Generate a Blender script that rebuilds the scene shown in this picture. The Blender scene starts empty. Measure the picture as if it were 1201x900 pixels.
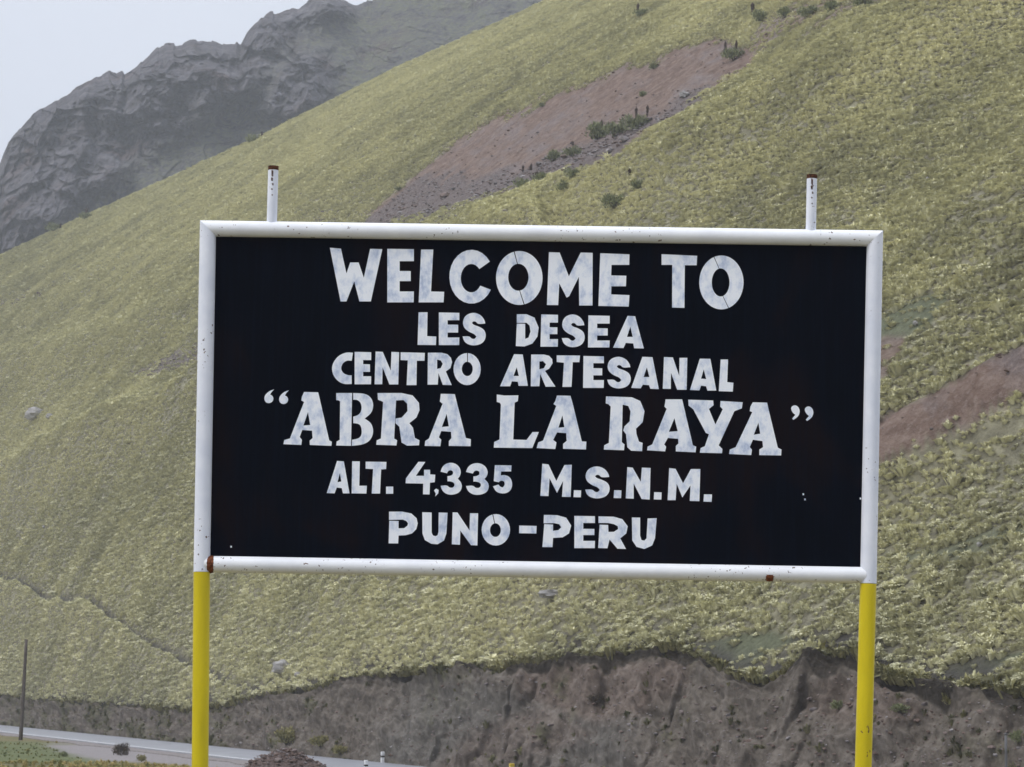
import bpy, bmesh, math, random
import numpy as np
from mathutils import Vector, Matrix
from mathutils.geometry import tessellate_polygon

random.seed(7); rng = np.random.default_rng(11)
C = bpy.context.scene.collection
SC = bpy.context.scene

# ------------------------------------------------------------------ camera, world, sun, exposure
F = 3000.0; W, H = 1201.0, 900.0
EYE = Vector((0, 0, 1.6))
PITCH = math.atan(370 / F); ROLL = math.radians(1.0)
cam_d = bpy.data.cameras.new('camera'); cam = bpy.data.objects.new('camera', cam_d); C.objects.link(cam)
M3 = Matrix.Rotation(math.pi/2 + PITCH, 3, 'X') @ Matrix.Rotation(ROLL, 3, 'Z')
cam.matrix_world = Matrix.Translation(EYE) @ M3.to_4x4()
cam_d.sensor_width = 36; cam_d.lens = F / W * 36; cam_d.clip_end = 9000; cam_d.clip_start = 0.1
cam_d.dof.use_dof = True; cam_d.dof.focus_distance = 11.6; cam_d.dof.aperture_fstop = 22
SC.camera = cam

SUN_EL, SUN_AZ = math.radians(50), math.radians(245)      # azimuth clockwise from +Y: behind the camera, to the left
world = bpy.data.worlds.new('World'); SC.world = world; world.use_nodes = True
nt = world.node_tree; nt.nodes.clear()
wo = nt.nodes.new('ShaderNodeOutputWorld'); bg = nt.nodes.new('ShaderNodeBackground')
sky = nt.nodes.new('ShaderNodeTexSky'); sky.sky_type = 'NISHITA'; sky.sun_disc = False
sky.sun_elevation = SUN_EL; sky.sun_rotation = SUN_AZ; sky.altitude = 4300; sky.dust_density = 4
hs = nt.nodes.new('ShaderNodeHueSaturation'); hs.inputs['Saturation'].default_value = 0.2
mixw = nt.nodes.new('ShaderNodeMix'); mixw.data_type = 'RGBA'; mixw.inputs[0].default_value = 0.88
mixw.inputs[7].default_value = (6.95, 7.45, 8.5, 1)     # even overcast cloud
nt.links.new(sky.outputs[0], hs.inputs['Color']); nt.links.new(hs.outputs[0], mixw.inputs[6])
# overcast sky: about twice as bright overhead as at the horizon
tcw = nt.nodes.new('ShaderNodeTexCoord'); sxyz = nt.nodes.new('ShaderNodeSeparateXYZ'); nt.links.new(tcw.outputs['Generated'], sxyz.inputs[0])
mr = nt.nodes.new('ShaderNodeMapRange'); mr.inputs[1].default_value = 0; mr.inputs[2].default_value = 1; mr.inputs[3].default_value = .60; mr.inputs[4].default_value = 1.42
cn = nt.nodes.new('ShaderNodeTexNoise'); cn.inputs['Scale'].default_value = 2.2; cn.inputs['Detail'].default_value = 3; nt.links.new(tcw.outputs['Generated'], cn.inputs['Vector'])
cr = nt.nodes.new('ShaderNodeMapRange'); cr.inputs[1].default_value = .3; cr.inputs[2].default_value = .7; cr.inputs[3].default_value = .95; cr.inputs[4].default_value = 1.05
ml_ = nt.nodes.new('ShaderNodeMath'); ml_.operation = 'MULTIPLY'; ms = nt.nodes.new('ShaderNodeVectorMath'); ms.operation = 'SCALE'
nt.links.new(sxyz.outputs[2], mr.inputs[0]); nt.links.new(cn.outputs[0], cr.inputs[0]); nt.links.new(mr.outputs[0], ml_.inputs[0]); nt.links.new(cr.outputs[0], ml_.inputs[1])
nt.links.new(mixw.outputs[2], ms.inputs[0]); nt.links.new(ml_.outputs[0], ms.inputs['Scale']); nt.links.new(ms.outputs[0], bg.inputs[0]); nt.links.new(bg.outputs[0], wo.inputs[0])
bg.inputs[1].default_value = 0.1
sun_d = bpy.data.lights.new('sun', 'SUN'); sun = bpy.data.objects.new('sun', sun_d); C.objects.link(sun)
sun_d.energy = 1.35; sun_d.angle = math.radians(20); sun_d.color = (1, .97, .92)
sd_ = Vector((math.sin(SUN_AZ)*math.cos(SUN_EL), math.cos(SUN_AZ)*math.cos(SUN_EL), math.sin(SUN_EL)))
sun.rotation_euler = sd_.to_track_quat('Z', 'Y').to_euler(); sun.location = (0, -10, 30)
SC.view_settings.view_transform = 'Standard'; SC.view_settings.look = 'None'
SC.view_settings.exposure = 0.5; SC.view_settings.gamma = 1.0; SC.view_settings.use_curve_mapping = False
SC.render.engine = 'CYCLES'
SC.cycles.max_bounces = 5; SC.cycles.volume_bounces = 2; SC.cycles.diffuse_bounces = 3
SC.cycles.use_adaptive_sampling = True; SC.cycles.use_denoising = True; SC.cycles.denoising_prefilter = 'ACCURATE'

# ------------------------------------------------------------------ helpers
MN = np.array(M3)
def ray(px, py):
    px = np.asarray(px, float); py = np.asarray(py, float)
    c = np.stack([px - W/2, H/2 - py, -F*np.ones_like(px)], -1)
    d = c @ MN.T
    return d[..., 0]/d[..., 1], d[..., 2]/d[..., 1]           # u = X/Y, v = (Z-1.6)/Y
def pix(P):
    P = np.asarray(P, float) - np.array(EYE)
    c = P @ MN
    return W/2 + F*c[..., 0]/(-c[..., 2]), H/2 - F*c[..., 1]/(-c[..., 2])
def at(px, py, Y):
    u, v = ray(px, py)
    return Vector((float(u)*Y, Y, 1.6 + float(v)*Y))

def _h(i, j, k):
    n = (i*374761393 + j*668265263 + k*2147483647 + 1013904223) & 0xffffffff
    n = ((n ^ (n >> 13))*1274126177) & 0xffffffff
    n = ((n ^ (n >> 16))*2246822519) & 0xffffffff
    return ((n ^ (n >> 15)) & 0xffff)/65535.0
def vnoise(x, y, z=0.0):
    x = np.asarray(x, float); y = np.asarray(y, float); z = np.asarray(z, float) + np.zeros_like(x)
    xi, yi, zi = (np.floor(a).astype(np.int64) for a in (x, y, z))
    fx, fy, fz = x-xi, y-yi, z-zi
    fx, fy, fz = (f*f*f*(f*(f*6-15)+10) for f in (fx, fy, fz))
    r = 0
    for a in (0, 1):
        for b in (0, 1):
            for c in (0, 1):
                w = (fx if a else 1-fx)*(fy if b else 1-fy)*(fz if c else 1-fz)
                r = r + w*_h(xi+a, yi+b, zi+c)
    return r*2-1
def fbm(x, y, z=0.0, o=4, ridged=False):
    s = 0; a = 1.0; t = 0
    for k in range(o):
        n = vnoise(x*2**k+17.3*k, y*2**k+5.1*k, np.asarray(z)*2**k+3.7*k)
        if ridged: n = 1-2*np.abs(n)
        s = s + a*n; t += a; a *= .5
    return s/t
def blocks(x, y):
    # broken-rock relief: every cell of a jittered grid is a tilted facet at its own height
    xi, yi = np.floor(x).astype(np.int64), np.floor(y).astype(np.int64)
    best = np.full(x.shape, 1e9); out = np.zeros(x.shape); z = np.zeros_like(xi)
    for a in (-1, 0, 1):
        for b in (-1, 0, 1):
            i, j = xi+a, yi+b
            dx_ = i+_h(i, j, z+1)-x; dy_ = j+_h(i, j, z+2)-y; d = dx_*dx_+dy_*dy_
            h = _h(i, j, z+3)*1.2-.6 + (_h(i, j, z+4)-.5)*dx_*1.3+(_h(i, j, z+5)-.5)*dy_*1.3
            m_ = d < best; best = np.where(m_, d, best); out = np.where(m_, h, out)
    return out
def sdist(poly, X, Y, closed=True):
    P = np.array(poly, float); n = len(P)
    d = np.full(X.shape, 1e18); ins = np.zeros(X.shape, bool)
    for i in range(n if closed else n-1):
        a = P[i]; b = P[(i+1) % n]; e = b-a
        t = np.clip(((X-a[0])*e[0]+(Y-a[1])*e[1])/(e@e), 0, 1)
        d = np.minimum(d, (X-a[0]-t*e[0])**2+(Y-a[1]-t*e[1])**2)
        if closed and a[1] != b[1]:
            c = (a[1] > Y) != (b[1] > Y)
            ins ^= c & (X < (b[0]-a[0])*(Y-a[1])/(b[1]-a[1])+a[0])
    d = np.sqrt(d)
    return np.where(ins, -d, d) if closed else d
def sstep(a, b, x):
    t = np.clip((x-a)/(b-a), 0, 1); return t*t*(3-2*t)

def link(o, parent=None):
    C.objects.link(o)
    if parent is not None: o.parent = parent
    return o
def tag(o, label=None, cat=None, group=None, kind=None):
    for k, v in (('label', label), ('category', cat), ('group', group), ('kind', kind)):
        if v: o[k] = v
    return o
def empty(name, loc, label=None, cat=None, group=None, rz=0):
    o = bpy.data.objects.new(name, None); o.location = loc; o.rotation_euler = (0, 0, rz); o.empty_display_size = .2
    link(o); return tag(o, label, cat, group)
def mesh_obj(name, verts, faces, mat, parent=None, smooth=False, attrs=None):
    me = bpy.data.meshes.new(name); verts = np.asarray(verts, float)
    if isinstance(faces, np.ndarray):
        k = faces.shape[1]
        me.vertices.add(len(verts)); me.vertices.foreach_set('co', verts.ravel())
        me.loops.add(faces.size); me.loops.foreach_set('vertex_index', faces.ravel().astype(np.int32))
        me.polygons.add(len(faces)); me.polygons.foreach_set('loop_start', np.arange(0, faces.size, k, dtype=np.int32))
        me.update(calc_edges=True)
    else:
        me.from_pydata([tuple(v) for v in verts], [], faces); me.update()
    me.polygons.foreach_set('use_smooth', [smooth]*len(me.polygons))
    for k, v in (attrs or {}).items():
        a = me.attributes.new(k, 'FLOAT', 'POINT'); a.data.foreach_set('value', np.asarray(v, np.float32).ravel())
    if mat: me.materials.append(mat)
    return link(bpy.data.objects.new(name, me), parent)
def grid_faces(nr, nc, flip=False):
    i = np.arange(nr-1)[:, None]*nc + np.arange(nc-1)[None, :]
    q = [i, i+1, i+1+nc, i+nc]
    if flip: q = q[::-1]
    return np.stack(q, -1).reshape(-1, 4)

# ------------------------------------------------------------------ materials
class Mat:
    def __init__(s, name, rough=.9, spec=.3):
        s.m = bpy.data.materials.new(name); s.m.use_nodes = True; s.t = s.m.node_tree; s.n = s.t.nodes
        s.b = s.n['Principled BSDF']; s.b.inputs['Roughness'].default_value = rough
        s.b.inputs['Specular IOR Level'].default_value = spec
        s.geo = s.n.new('ShaderNodeNewGeometry').outputs['Position']
        s.obj = s.n.new('ShaderNodeTexCoord').outputs['Object']
    def L(s, a, b): s.t.links.new(a, b)
    def noise(s, scale, detail=4, rough=.55, vec=None, stretch=None, dist=0):
        v = s.geo if vec is None else vec
        if stretch:
            mp = s.n.new('ShaderNodeMapping'); mp.inputs['Scale'].default_value = stretch; s.L(v, mp.inputs[0]); v = mp.outputs[0]
        n = s.n.new('ShaderNodeTexNoise'); n.inputs['Scale'].default_value = scale; n.inputs['Detail'].default_value = detail
        n.inputs['Roughness'].default_value = rough; n.inputs['Distortion'].default_value = dist
        s.L(v, n.inputs['Vector']); return n.outputs[0]
    def ramp(s, f, stops):
        r = s.n.new('ShaderNodeValToRGB'); e = r.color_ramp.elements
        while len(e) < len(stops): e.new(.5)
        for k, (p, c) in enumerate(stops):
            e[k].position = p; e[k].color = (*c, 1) if len(c) == 3 else c
        s.L(f, r.inputs[0]); return r.outputs[0]
    def step(s, f, a, b):
        r = s.n.new('ShaderNodeMapRange'); r.inputs[1].default_value = a; r.inputs[2].default_value = b
        s.L(f, r.inputs[0]); return r.outputs[0]
    def mix(s, f, a, b, mode='MIX'):
        m = s.n.new('ShaderNodeMix'); m.data_type = 'RGBA'; m.blend_type = mode
        for k, v in ((0, f), (6, a), (7, b)):
            if isinstance(v, (int, float)): m.inputs[k].default_value = v
            elif isinstance(v, tuple): m.inputs[k].default_value = (*v, 1)
            else: s.L(v, m.inputs[k])
        return m.outputs[2]
    def mul(s, a, b, op='MULTIPLY'):
        m = s.n.new('ShaderNodeMath'); m.operation = op; m.use_clamp = True
        for k, v in ((0, a), (1, b)):
            if isinstance(v, (int, float)): m.inputs[k].default_value = v
            else: s.L(v, m.inputs[k])
        return m.outputs[0]
    def attr(s, name, t='GEOMETRY'):
        a = s.n.new('ShaderNodeAttribute'); a.attribute_name = name; a.attribute_type = t; return a.outputs['Fac']
    def rnd(s):
        return s.n.new('ShaderNodeObjectInfo').outputs['Random']
    def col(s, c):
        if isinstance(c, tuple): s.b.inputs['Base Color'].default_value = (*c, 1)
        else: s.L(c, s.b.inputs['Base Color'])
        return s
    def bump(s, f, dist, strength=1.0):
        b = s.n.new('ShaderNodeBump'); b.inputs['Distance'].default_value = dist; b.inputs['Strength'].default_value = strength
        s.L(f, b.inputs['Height']); s.L(b.outputs[0], s.b.inputs['Normal']); return s

# white tube paint with chips and rust specks
def tube_paint(name, base, dirt, chips=.665):
    m = Mat(name, .38, .4)
    soft = m.ramp(m.noise(9, 5, vec=m.obj), [(.3, dirt), (.62, base)])
    c1 = m.step(m.noise(62, 2, .5, vec=m.obj), chips, chips+.012)
    c2 = m.step(m.noise(3.3, 3, vec=m.obj), .5, .56)
    chip = m.mul(c1, c2)
    rust = m.ramp(m.noise(150, 2, vec=m.obj), [(.35, (.035, .022, .018)), (.7, (.16, .07, .035))])
    m.col(m.mix(chip, soft, rust)).bump(m.noise(30, 3, vec=m.obj), .0006, .5)
    return m.m
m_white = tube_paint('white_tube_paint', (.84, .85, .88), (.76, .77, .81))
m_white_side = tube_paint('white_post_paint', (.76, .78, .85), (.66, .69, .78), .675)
m_yellow = Mat('yellow_post_paint', .42, .35)
yy = m_yellow.ramp(m_yellow.noise(5, 5, vec=m_yellow.obj, stretch=(3, 3, .7)), [(.3, (.53, .42, .004)), (.7, (.64, .51, .006))])
sc_ = m_yellow.mul(m_yellow.step(m_yellow.noise(45, 2, vec=m_yellow.obj, stretch=(1, 1, .5)), .71, .73), m_yellow.step(m_yellow.noise(2.5, 2, vec=m_yellow.obj), .5, .56))
m_yellow.col(m_yellow.mix(sc_, yy, (.16, .1, .03))).bump(m_yellow.noise(40, 3, vec=m_yellow.obj), .0006, .6); m_yellow = m_yellow.m
m_rust = Mat('rust', .85, .2); m_rust.col(m_rust.ramp(m_rust.noise(90, 4), [(.3, (.05, .02, .012)), (.55, (.17, .055, .025)), (.75, (.30, .11, .045))])).bump(m_rust.noise(200, 3), .002); m_rust = m_rust.m
m_inside = Mat('rusty_pipe_end', .9, .1).col((.05, .03, .02)).m
m_inside2 = Mat('dark_rust', .9, .1); m_inside2.col(m_inside2.ramp(m_inside2.noise(120, 3), [(.35, (.03, .018, .014)), (.65, (.14, .06, .035))])); m_inside2 = m_inside2.m
mp = Mat('black_panel_paint', .40, .05)
p1 = mp.ramp(mp.noise(2.2, 5, vec=mp.obj, stretch=(1, 1, .45), dist=.6), [(.35, (.0022, .0034, .0070)), (.50, (.0026, .0038, .0082)), (.62, (.0075, .0052, .0075))])  # navy black with brownish smears and a brown sheen mixed into the colour
p2 = mp.mix(mp.mul(mp.step(mp.noise(60, 3, vec=mp.obj, stretch=(1, 1, .04)), .45, .75), .5), p1, (.0045, .0078, .0165))
mp.col(p2).bump(mp.noise(3, 2, vec=mp.obj), .002, .3); m_panel = mp.m
ml = Mat('white_letter_paint', .6, .3)
va = ml.n.new('ShaderNodeVectorMath'); va.operation = 'ADD'; cx = ml.n.new('ShaderNodeVectorMath'); cx.operation = 'SCALE'; cx.inputs[0].default_value = (7, 3, 11)
ml.L(ml.rnd(), cx.inputs['Scale']); ml.L(cx.outputs[0], va.inputs[0]); ml.L(ml.obj, va.inputs[1]); ml.obj = va.outputs[0]
l1 = ml.ramp(ml.noise(22, 4, .6, vec=ml.obj, stretch=(1, 1, .7)), [(.33, (.46, .53, .69)), (.44, (.68, .73, .84)), (.56, (.84, .865, .92))])
l2 = ml.mix(ml.mul(ml.step(ml.noise(110, 3, vec=ml.obj, stretch=(1, 1, .25)), .45, .8), .35), l1, (.86, .88, .92))
ml.col(l2); m_letter = ml.m

# ------------------------------------------------------------------ the sign
YS = 11.5
def P(x, y, Y=YS): return at(x, y, Y)
def tube(name, p0, p1, r, mat, parent, n0=None, n1=None, seg=36, caps=(True, True), rings=2):
    d = (p1-p0).normalized(); a = d.orthogonal().normalized(); b = d.cross(a)
    o0 = parent.location if parent is not None and parent.parent is None else Vector((0, 0, 0))
    if parent is not None and parent.parent is not None: o0 = parent.parent.location
    vs, fs = [], []
    for j in range(rings):
        for k in range(seg):
            t = 2*math.pi*k/seg; o = a*math.cos(t)*r + b*math.sin(t)*r
            s0 = -(o.dot(n0))/(d.dot(n0)) if n0 is not None else 0
            s1 = -(o.dot(n1))/(d.dot(n1)) if n1 is not None else 0
            q0 = p0+o+d*s0; q1 = p1+o+d*s1
            vs.append(q0.lerp(q1, j/(rings-1)) - o0)
    for j in range(rings-1):
        for k in range(seg):
            k2 = (k+1) % seg; fs.append((j*seg+k, j*seg+k2, (j+1)*seg+k2, (j+1)*seg+k))
    if caps[0]:
        i = len(vs); vs += vs[:seg]; fs.append(tuple(range(i, i+seg))[::-1])
    if caps[1]:
        i = len(vs); vs += vs[(rings-1)*seg:rings*seg]; fs.append(tuple(range(i, i+seg)))
    o = mesh_obj(name, vs, fs, mat, parent)
    for pl in o.data.polygons: pl.use_smooth = len(pl.vertices) == 4
    return o

sign_base = P(630, 700); sign_base.z = 0
sign = empty('welcome_sign', sign_base, 'large black welcome board with white lettering in a white pipe frame on yellow posts', 'sign')
SO = sign.location
R = 9.7/F*YS
TL, TR, BL, BR = P(244, 268.3), P(1026, 280), P(236.7, 671), P(1018.3, 684.5)
dx = (TR-TL).normalized(); dl = (BL-TL).normalized(); dr = (BR-TR).normalized()
nL = (dx-dl).normalized(); nR = (-dx-dr).normalized()
tube('frame_top', TL, TR, R, m_white, sign, n0=nL, n1=nR)
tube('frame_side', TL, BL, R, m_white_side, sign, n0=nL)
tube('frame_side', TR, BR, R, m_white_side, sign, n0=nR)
def down(p, q):      # extend the post from p through pixel q to just under the ground
    d = (q-p).normalized(); return p + d*((p.z+.35)/-d.z)
gap = .0015
for top, far in ((BL, P(234.6, 899)), (BR, P(1012.5, 899))):
    d = (far-top).normalized()
    po = tube('post', top+d*gap, down(top, far), R*1.0, m_yellow, sign)
    po['label'] = 'bright yellow painted lower post'
tube('frame_bottom', P(240, 661.6), P(1015, 674.8), R*.98, m_white, sign)
# rusty weld bead at the lower left joint and a rusty chip on the lower rail
def bead(name, c, ax, r, w, a0, a1, mat, thick=.0035, seg=26):
    d = ax.normalized(); up = Vector((0, -1, 0)); b = d.cross(up).normalized(); vs = []; fs = []
    for i in range(7):
        f = i/6*2-1
        for k in range(seg):
            t = math.radians(a0+(a1-a0)*k/(seg-1))
            rr = r + thick*(1-f*f) + .0018*vnoise(np.array([k*.9+i*3.1]), np.array([i*.7]))[0]*(1-f*f)
            ww = w*(1+.25*vnoise(np.array([k*.6]), np.array([9.3]))[0])
            q = c + d*ww*f + (up*math.cos(t)+b*math.sin(t))*rr
            vs.append(q-SO)
    fs = grid_faces(7, seg)
    return mesh_obj(name, vs, fs, mat, sign, smooth=True)
ax = (P(1015, 674.8)-P(240, 661.6))
bead('rusty_weld', P(247.5, 662), ax, R*.99, .014, -100, 100, m_rust, .0025)
bead('rust_chip', P(902, 674), ax, R*.98,   .016, 5, 58, m_rust, .0012)['label'] = 'small rust stain on the lower rail'
# stub pipes on top
for (x0, y0, x1, y1) in ((320.6, 196, 318.8, 263), (952.3, 206, 951, 274)):
    pb, pt = P(x1, y1), P(x0, y0); r = 6.1/F*YS
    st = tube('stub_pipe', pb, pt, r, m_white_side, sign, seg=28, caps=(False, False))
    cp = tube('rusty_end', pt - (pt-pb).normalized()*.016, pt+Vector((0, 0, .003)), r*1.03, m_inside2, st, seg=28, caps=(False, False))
    u_ = (pb-pt).normalized()
    for q, (dd, hw, ang) in enumerate(((.035, .017, 3), (.062, .009, 5), (.085, .006, -2), (.108, .004, 6), (.135, .003, 1))):
        bead('rust_streak', pt+u_*dd, u_, r*.985, hw, ang-11, ang+(10 if q < 2 else 4), m_inside2, .0008, 12).parent = st
    dk = tube('pipe_opening', pt, pt + Vector((0, 0, .002)), r*.93, m_inside, st, seg=28)
# panel
def prism(name, poly, y0, y1, mat, parent, holes=()):
    loops = [list(poly)] + [list(h) for h in holes]
    tris = tessellate_polygon([[Vector((x, z, 0)) for x, z in lp] for lp in loops])
    flat = [p for lp in loops for p in lp]; n = len(flat)
    vs = [(x, y0, z) for x, z in flat] + [(x, y1, z) for x, z in flat]
    fs = []
    for t in tris:
        a, b, c = (flat[i] for i in t)
        cr = (b[0]-a[0])*(c[1]-a[1])-(b[1]-a[1])*(c[0]-a[0])
        if abs(cr) < 1e-12: continue
        t = tuple(t) if cr > 0 else tuple(t)[::-1]
        fs.append(t); fs.append(tuple(i+n for i in t[::-1]))
    k = 0
    for lp in loops:
        m = len(lp)
        for i in range(m): fs.append((k+i, k+(i+1) % m, k+(i+1) % m+n, k+i+n))
        k += m
    me = bpy.data.meshes.new(name); me.from_pydata(vs, [], fs); me.materials.append(mat); me.update()
    bm = bmesh.new(); bm.from_mesh(me); bmesh.ops.recalc_face_normals(bm, faces=bm.faces); bm.to_mesh(me); bm.free()
    return link(bpy.data.objects.new(name, me), parent)
def SL(x, y):
    p = P(x, y)-SO; return (p.x, p.z)
YL = YS-SO.y
panel = prism('panel', [SL(245, 270), SL(1024, 282), SL(1016, 674), SL(239, 660)], YL-.0015, YL+.0015, m_panel, sign)

ROWS = {1: (380, 280, 4.619), 2: (620, 280, 4.619), 3: (480, 360, 4.289), 4: (380, 405, 5.004), 5: (580, 405, 4.141),
        6: (300, 450, 4.619), 7: (560, 450, 6.005), 8: (700, 450, 4.619), 9: (370, 530, 4.804), 10: (610, 530, 4.804),
        11: (440, 590, 6.005), 12: (600, 590, 6.005)}
def chaikin(pts, sharp=60):
    out = []; n = len(pts)
    for i in range(n):
        a, b, c = np.array(pts[i-1], float), np.array(pts[i], float), np.array(pts[(i+1) % n], float)
        v1, v2 = b-a, c-b; ang = abs(math.degrees(math.atan2(v1[0]*v2[1]-v1[1]*v2[0], v1@v2)))
        if ang > sharp: out.append(tuple(b))
        else: out += [tuple(b*.75+a*.25), tuple(b*.75+c*.25)]
    return out
def letter(ch, row, poly, holes=(), smooth=False):
    ox, oy, s = ROWS[row]
    if smooth: poly = chaikin(chaikin(poly), 45)
    cv = lambda lp: [SL(ox+x/s, oy+y/s) for x, y in lp]
    o = prism('letter', cv(poly), YL-.0026, YL-.0017, m_letter, panel, [cv(h) for h in holes])
    o['label'] = 'white stencilled %s' % ch
def Ebox(row, x0, x1, y0, y1, st, t, m0, m1, xm, b, sk=0):
    letter('letter E', row, [(x0+sk, y0), (x1, y0+2), (x1, t), (st, t), (st, m0), (xm, m0+1), (xm, m1), (st, m1), (st, b), (x1, b), (x1-1, y1), (x0, y1)])
def Oring(row, c, rx, ry, ci, ix, iy, slits, w=2.4):
    def e(c, a, b, t): return (c[0]+a*math.cos(t), c[1]+b*math.sin(t))
    def ang(c, a, b, p): return math.atan2((p[1]-c[1])/b, (p[0]-c[0])/a)
    N = 28
    S = []
    for (po, pi) in slits:
        S.append((ang(c, rx, ry, po), ang(ci, ix, iy, pi)))
    hw = w/rx; hi = w/ix*.8
    if len(S) == 1: spans = [(S[0][0]+hw, S[0][0]-hw+2*math.pi, S[0][1]+hi, S[0][1]-hi+2*math.pi)]
    else:
        (a, ai), (b, bi) = S
        if b < a: b += 2*math.pi
        if bi < ai: bi += 2*math.pi
        spans = [(a+hw, b-hw, ai+hi, bi-hi), (b+hw, a+2*math.pi-hw, bi+hi, ai+2*math.pi-hi)]
    ox, oy, s = ROWS[row]
    vs = []; fs = []
    for (o0, o1, i0, i1) in spans:
        base = len(vs)//4
        for k in range(N+1):
            f = k/N
            for q in (e(c, rx, ry, o0+(o1-o0)*f), e(ci, ix, iy, i0+(i1-i0)*f)):
                x, z = SL(ox+q[0]/s, oy+q[1]/s)
                vs.append((x, YL-.0026, z)); vs.append((x, YL-.0017, z))
        for k in range(N):
            b0 = (base+k)*4; b1 = b0+4
            fs += [(b0, b0+2, b1+2, b1), (b0+1, b1+1, b1+3, b0+3), (b0, b1, b1+1, b0+1), (b0+2, b0+3, b1+3, b1+2)]
    o = mesh_obj('letter', vs, fs, m_letter, panel); o['label'] = 'white stencilled letter O'
def box(ch, row, unit, x0, y0, x1, y1):
    letter(ch, row, [(x0+(x1-x0)*a, y0+(y1-y0)*b) for a, b in unit], smooth=True)
S_ = [(.66,.35),(.58,.27),(.47,.26),(.41,.31),(.48,.37),(.70,.42),(.92,.51),(1,.66),(.96,.83),(.80,.95),(.52,1),(.26,.97),(.08,.87),(.02,.72),(.30,.71),(.40,.79),(.52,.80),(.60,.73),(.52,.65),(.28,.58),(.08,.46),(.02,.30),(.10,.12),(.30,.02),(.55,0),(.80,.08),(.95,.24),(.97,.33)]
T_ = [(0,.28),(.08,.12),(.30,.01),(.60,0),(.85,.10),(.96,.28),(.90,.42),(.80,.50),(.97,.62),(1,.78),(.88,.93),(.60,1),(.30,.99),(.08,.88),(0,.72),(.30,.70),(.42,.78),(.58,.78),(.66,.70),(.62,.62),(.46,.58),(.32,.58),(.32,.42),(.46,.41),(.58,.36),(.58,.27),(.48,.23),(.36,.25),(.30,.33)]
F_ = [(.10,0),(.95,.01),(.93,.22),(.42,.22),(.40,.36),(.62,.34),(.88,.42),(1,.62),(.95,.84),(.75,.97),(.45,1),(.15,.93),(0,.74),(.28,.68),(.38,.76),(.50,.78),(.60,.70),(.60,.60),(.50,.54),(.36,.55),(.30,.60),(.04,.56)]
# WELCOME TO
letter('letter W', 1, [(32,50),(92,55),(122,190),(142,130),(188,130),(216,213),(250,56),(316,58),(254,341),(192,341),(164,232),(122,341),(90,341)])
Ebox(1, 343, 487, 56, 346, 410, 123, 176, 231, 470, 287)
letter('letter L', 1, [(526,60),(592,60),(580,287),(651,289),(648,346),(513,346)])
def arc(c, rx, ry, a0, a1, n=22): return [(c[0]+rx*math.cos(math.radians(a0+(a1-a0)*k/n)), c[1]+ry*math.sin(math.radians(a0+(a1-a0)*k/n))) for k in range(n+1)]
letter('letter C', 1, arc((799,207), 120, 146, -34, -331) + arc((798,215), 57, 77, -328, -40))
Oring(1, (1058,214), 126, 146, (1053,210), 55, 73, [((1030,70),(1048,138)), ((1084,356),(1060,282))])
letter('letter M', 2, [(110,74),(168,76),(218,205),(282,76),(347,78),(346,363),(274,363),(272,208),(220,312),(206,320),(166,243),(160,361),(99,360)])
letter('letter E', 2, [(388,80),(546,86),(545,143),(449,143),(447,200),(529,202),(527,259),(448,259),(447,303),(546,307),(542,369),(378,365)])
letter('letter T', 2, [(720,85),(913,94),(910,145),(846,145),(844,376),(777,374),(778,143),(720,143)])
Oring(2, (1044,238), 120, 146, (1040,238), 48, 76, [((1004,100),(1032,163)), ((1084,380),(1052,312))], 1.8)
# LES DESEA
letter('letter L', 3, [(47,28),(92,28),(90,148),(136,150),(134,193),(42,192)])
Ebox(3, 149, 252, 29, 193, 193, 68, 90, 130, 246, 155)
box('letter S', 3, S_, 266, 30, 386, 196)
letter('letter D', 3, [(541,38),(590,38),(630,55),(651,105),(645,150),(620,185),(580,200),(536,198),(541,85),(583,86),(583,162),(600,155),(610,125),(605,95),(590,81),(541,81)])
Ebox(3, 660, 748, 39, 201, 706, 80, 103, 138, 745, 163, 4)
box('letter S', 3, S_, 765, 38, 884, 205)
Ebox(3, 899, 1008, 44, 205, 945, 85, 108, 145, 998, 170, 2)
letter('letter A', 3, [(1098,46),(1136,48),(1180,210),(1131,209),(1127,185),(1089,182),(1078,208),(1025,206)], [[(1112,100),(1124,152),(1095,152)]])
# CENTRO ARTESANAL
letter('letter C', 4, [(170,45),(130,42),(85,62),(55,100),(45,137),(55,180),(85,215),(120,230),(163,228),(162,178),(140,177),(112,165),(98,137),(110,105),(135,90),(163,92)], smooth=True)
Ebox(4, 180, 277, 40, 230, 230, 88, 112, 157, 270, 183)
letter('letter N', 4, [(303,38),(345,40),(392,150),(396,40),(441,42),(436,231),(384,231),(344,130),(342,230),(297,230)])
letter('letter T', 4, [(450,42),(592,46),(590,92),(545,92),(543,235),(485,235),(492,90),(450,88)])
letter('letter R', 4, [(610,45),(690,45),(725,54),(745,75),(752,100),(742,135),(715,155),(750,235),(697,233),(672,165),(668,232),(608,232)], [[(664,85),(685,90),(697,110),(685,135),(664,140)]])
Oring(4, (840,141), 80, 94, (841,140), 32, 42, [((842,50),(842,98))], 2.5)
letter('letter A', 5, [(95,44),(137,46),(162,198),(117,198),(113,178),(84,176),(76,200),(27,200)], [[(108,108),(118,150),(92,150)]])
letter('letter R', 5, [(178,46),(240,46),(265,52),(280,68),(282,88),(265,115),(245,125),(296,202),(248,202),(222,140),(218,200),(176,200)], [[(218,80),(235,78),(250,93),(240,112),(218,118)]])
letter('letter T', 5, [(302,50),(415,51),(412,83),(380,83),(374,203),(330,203),(337,86),(302,82)])
Ebox(5, 430, 531, 53, 208, 480, 88, 112, 147, 523, 170, 2)
box('letter S', 5, S_, 545, 56, 663, 212)
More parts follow.
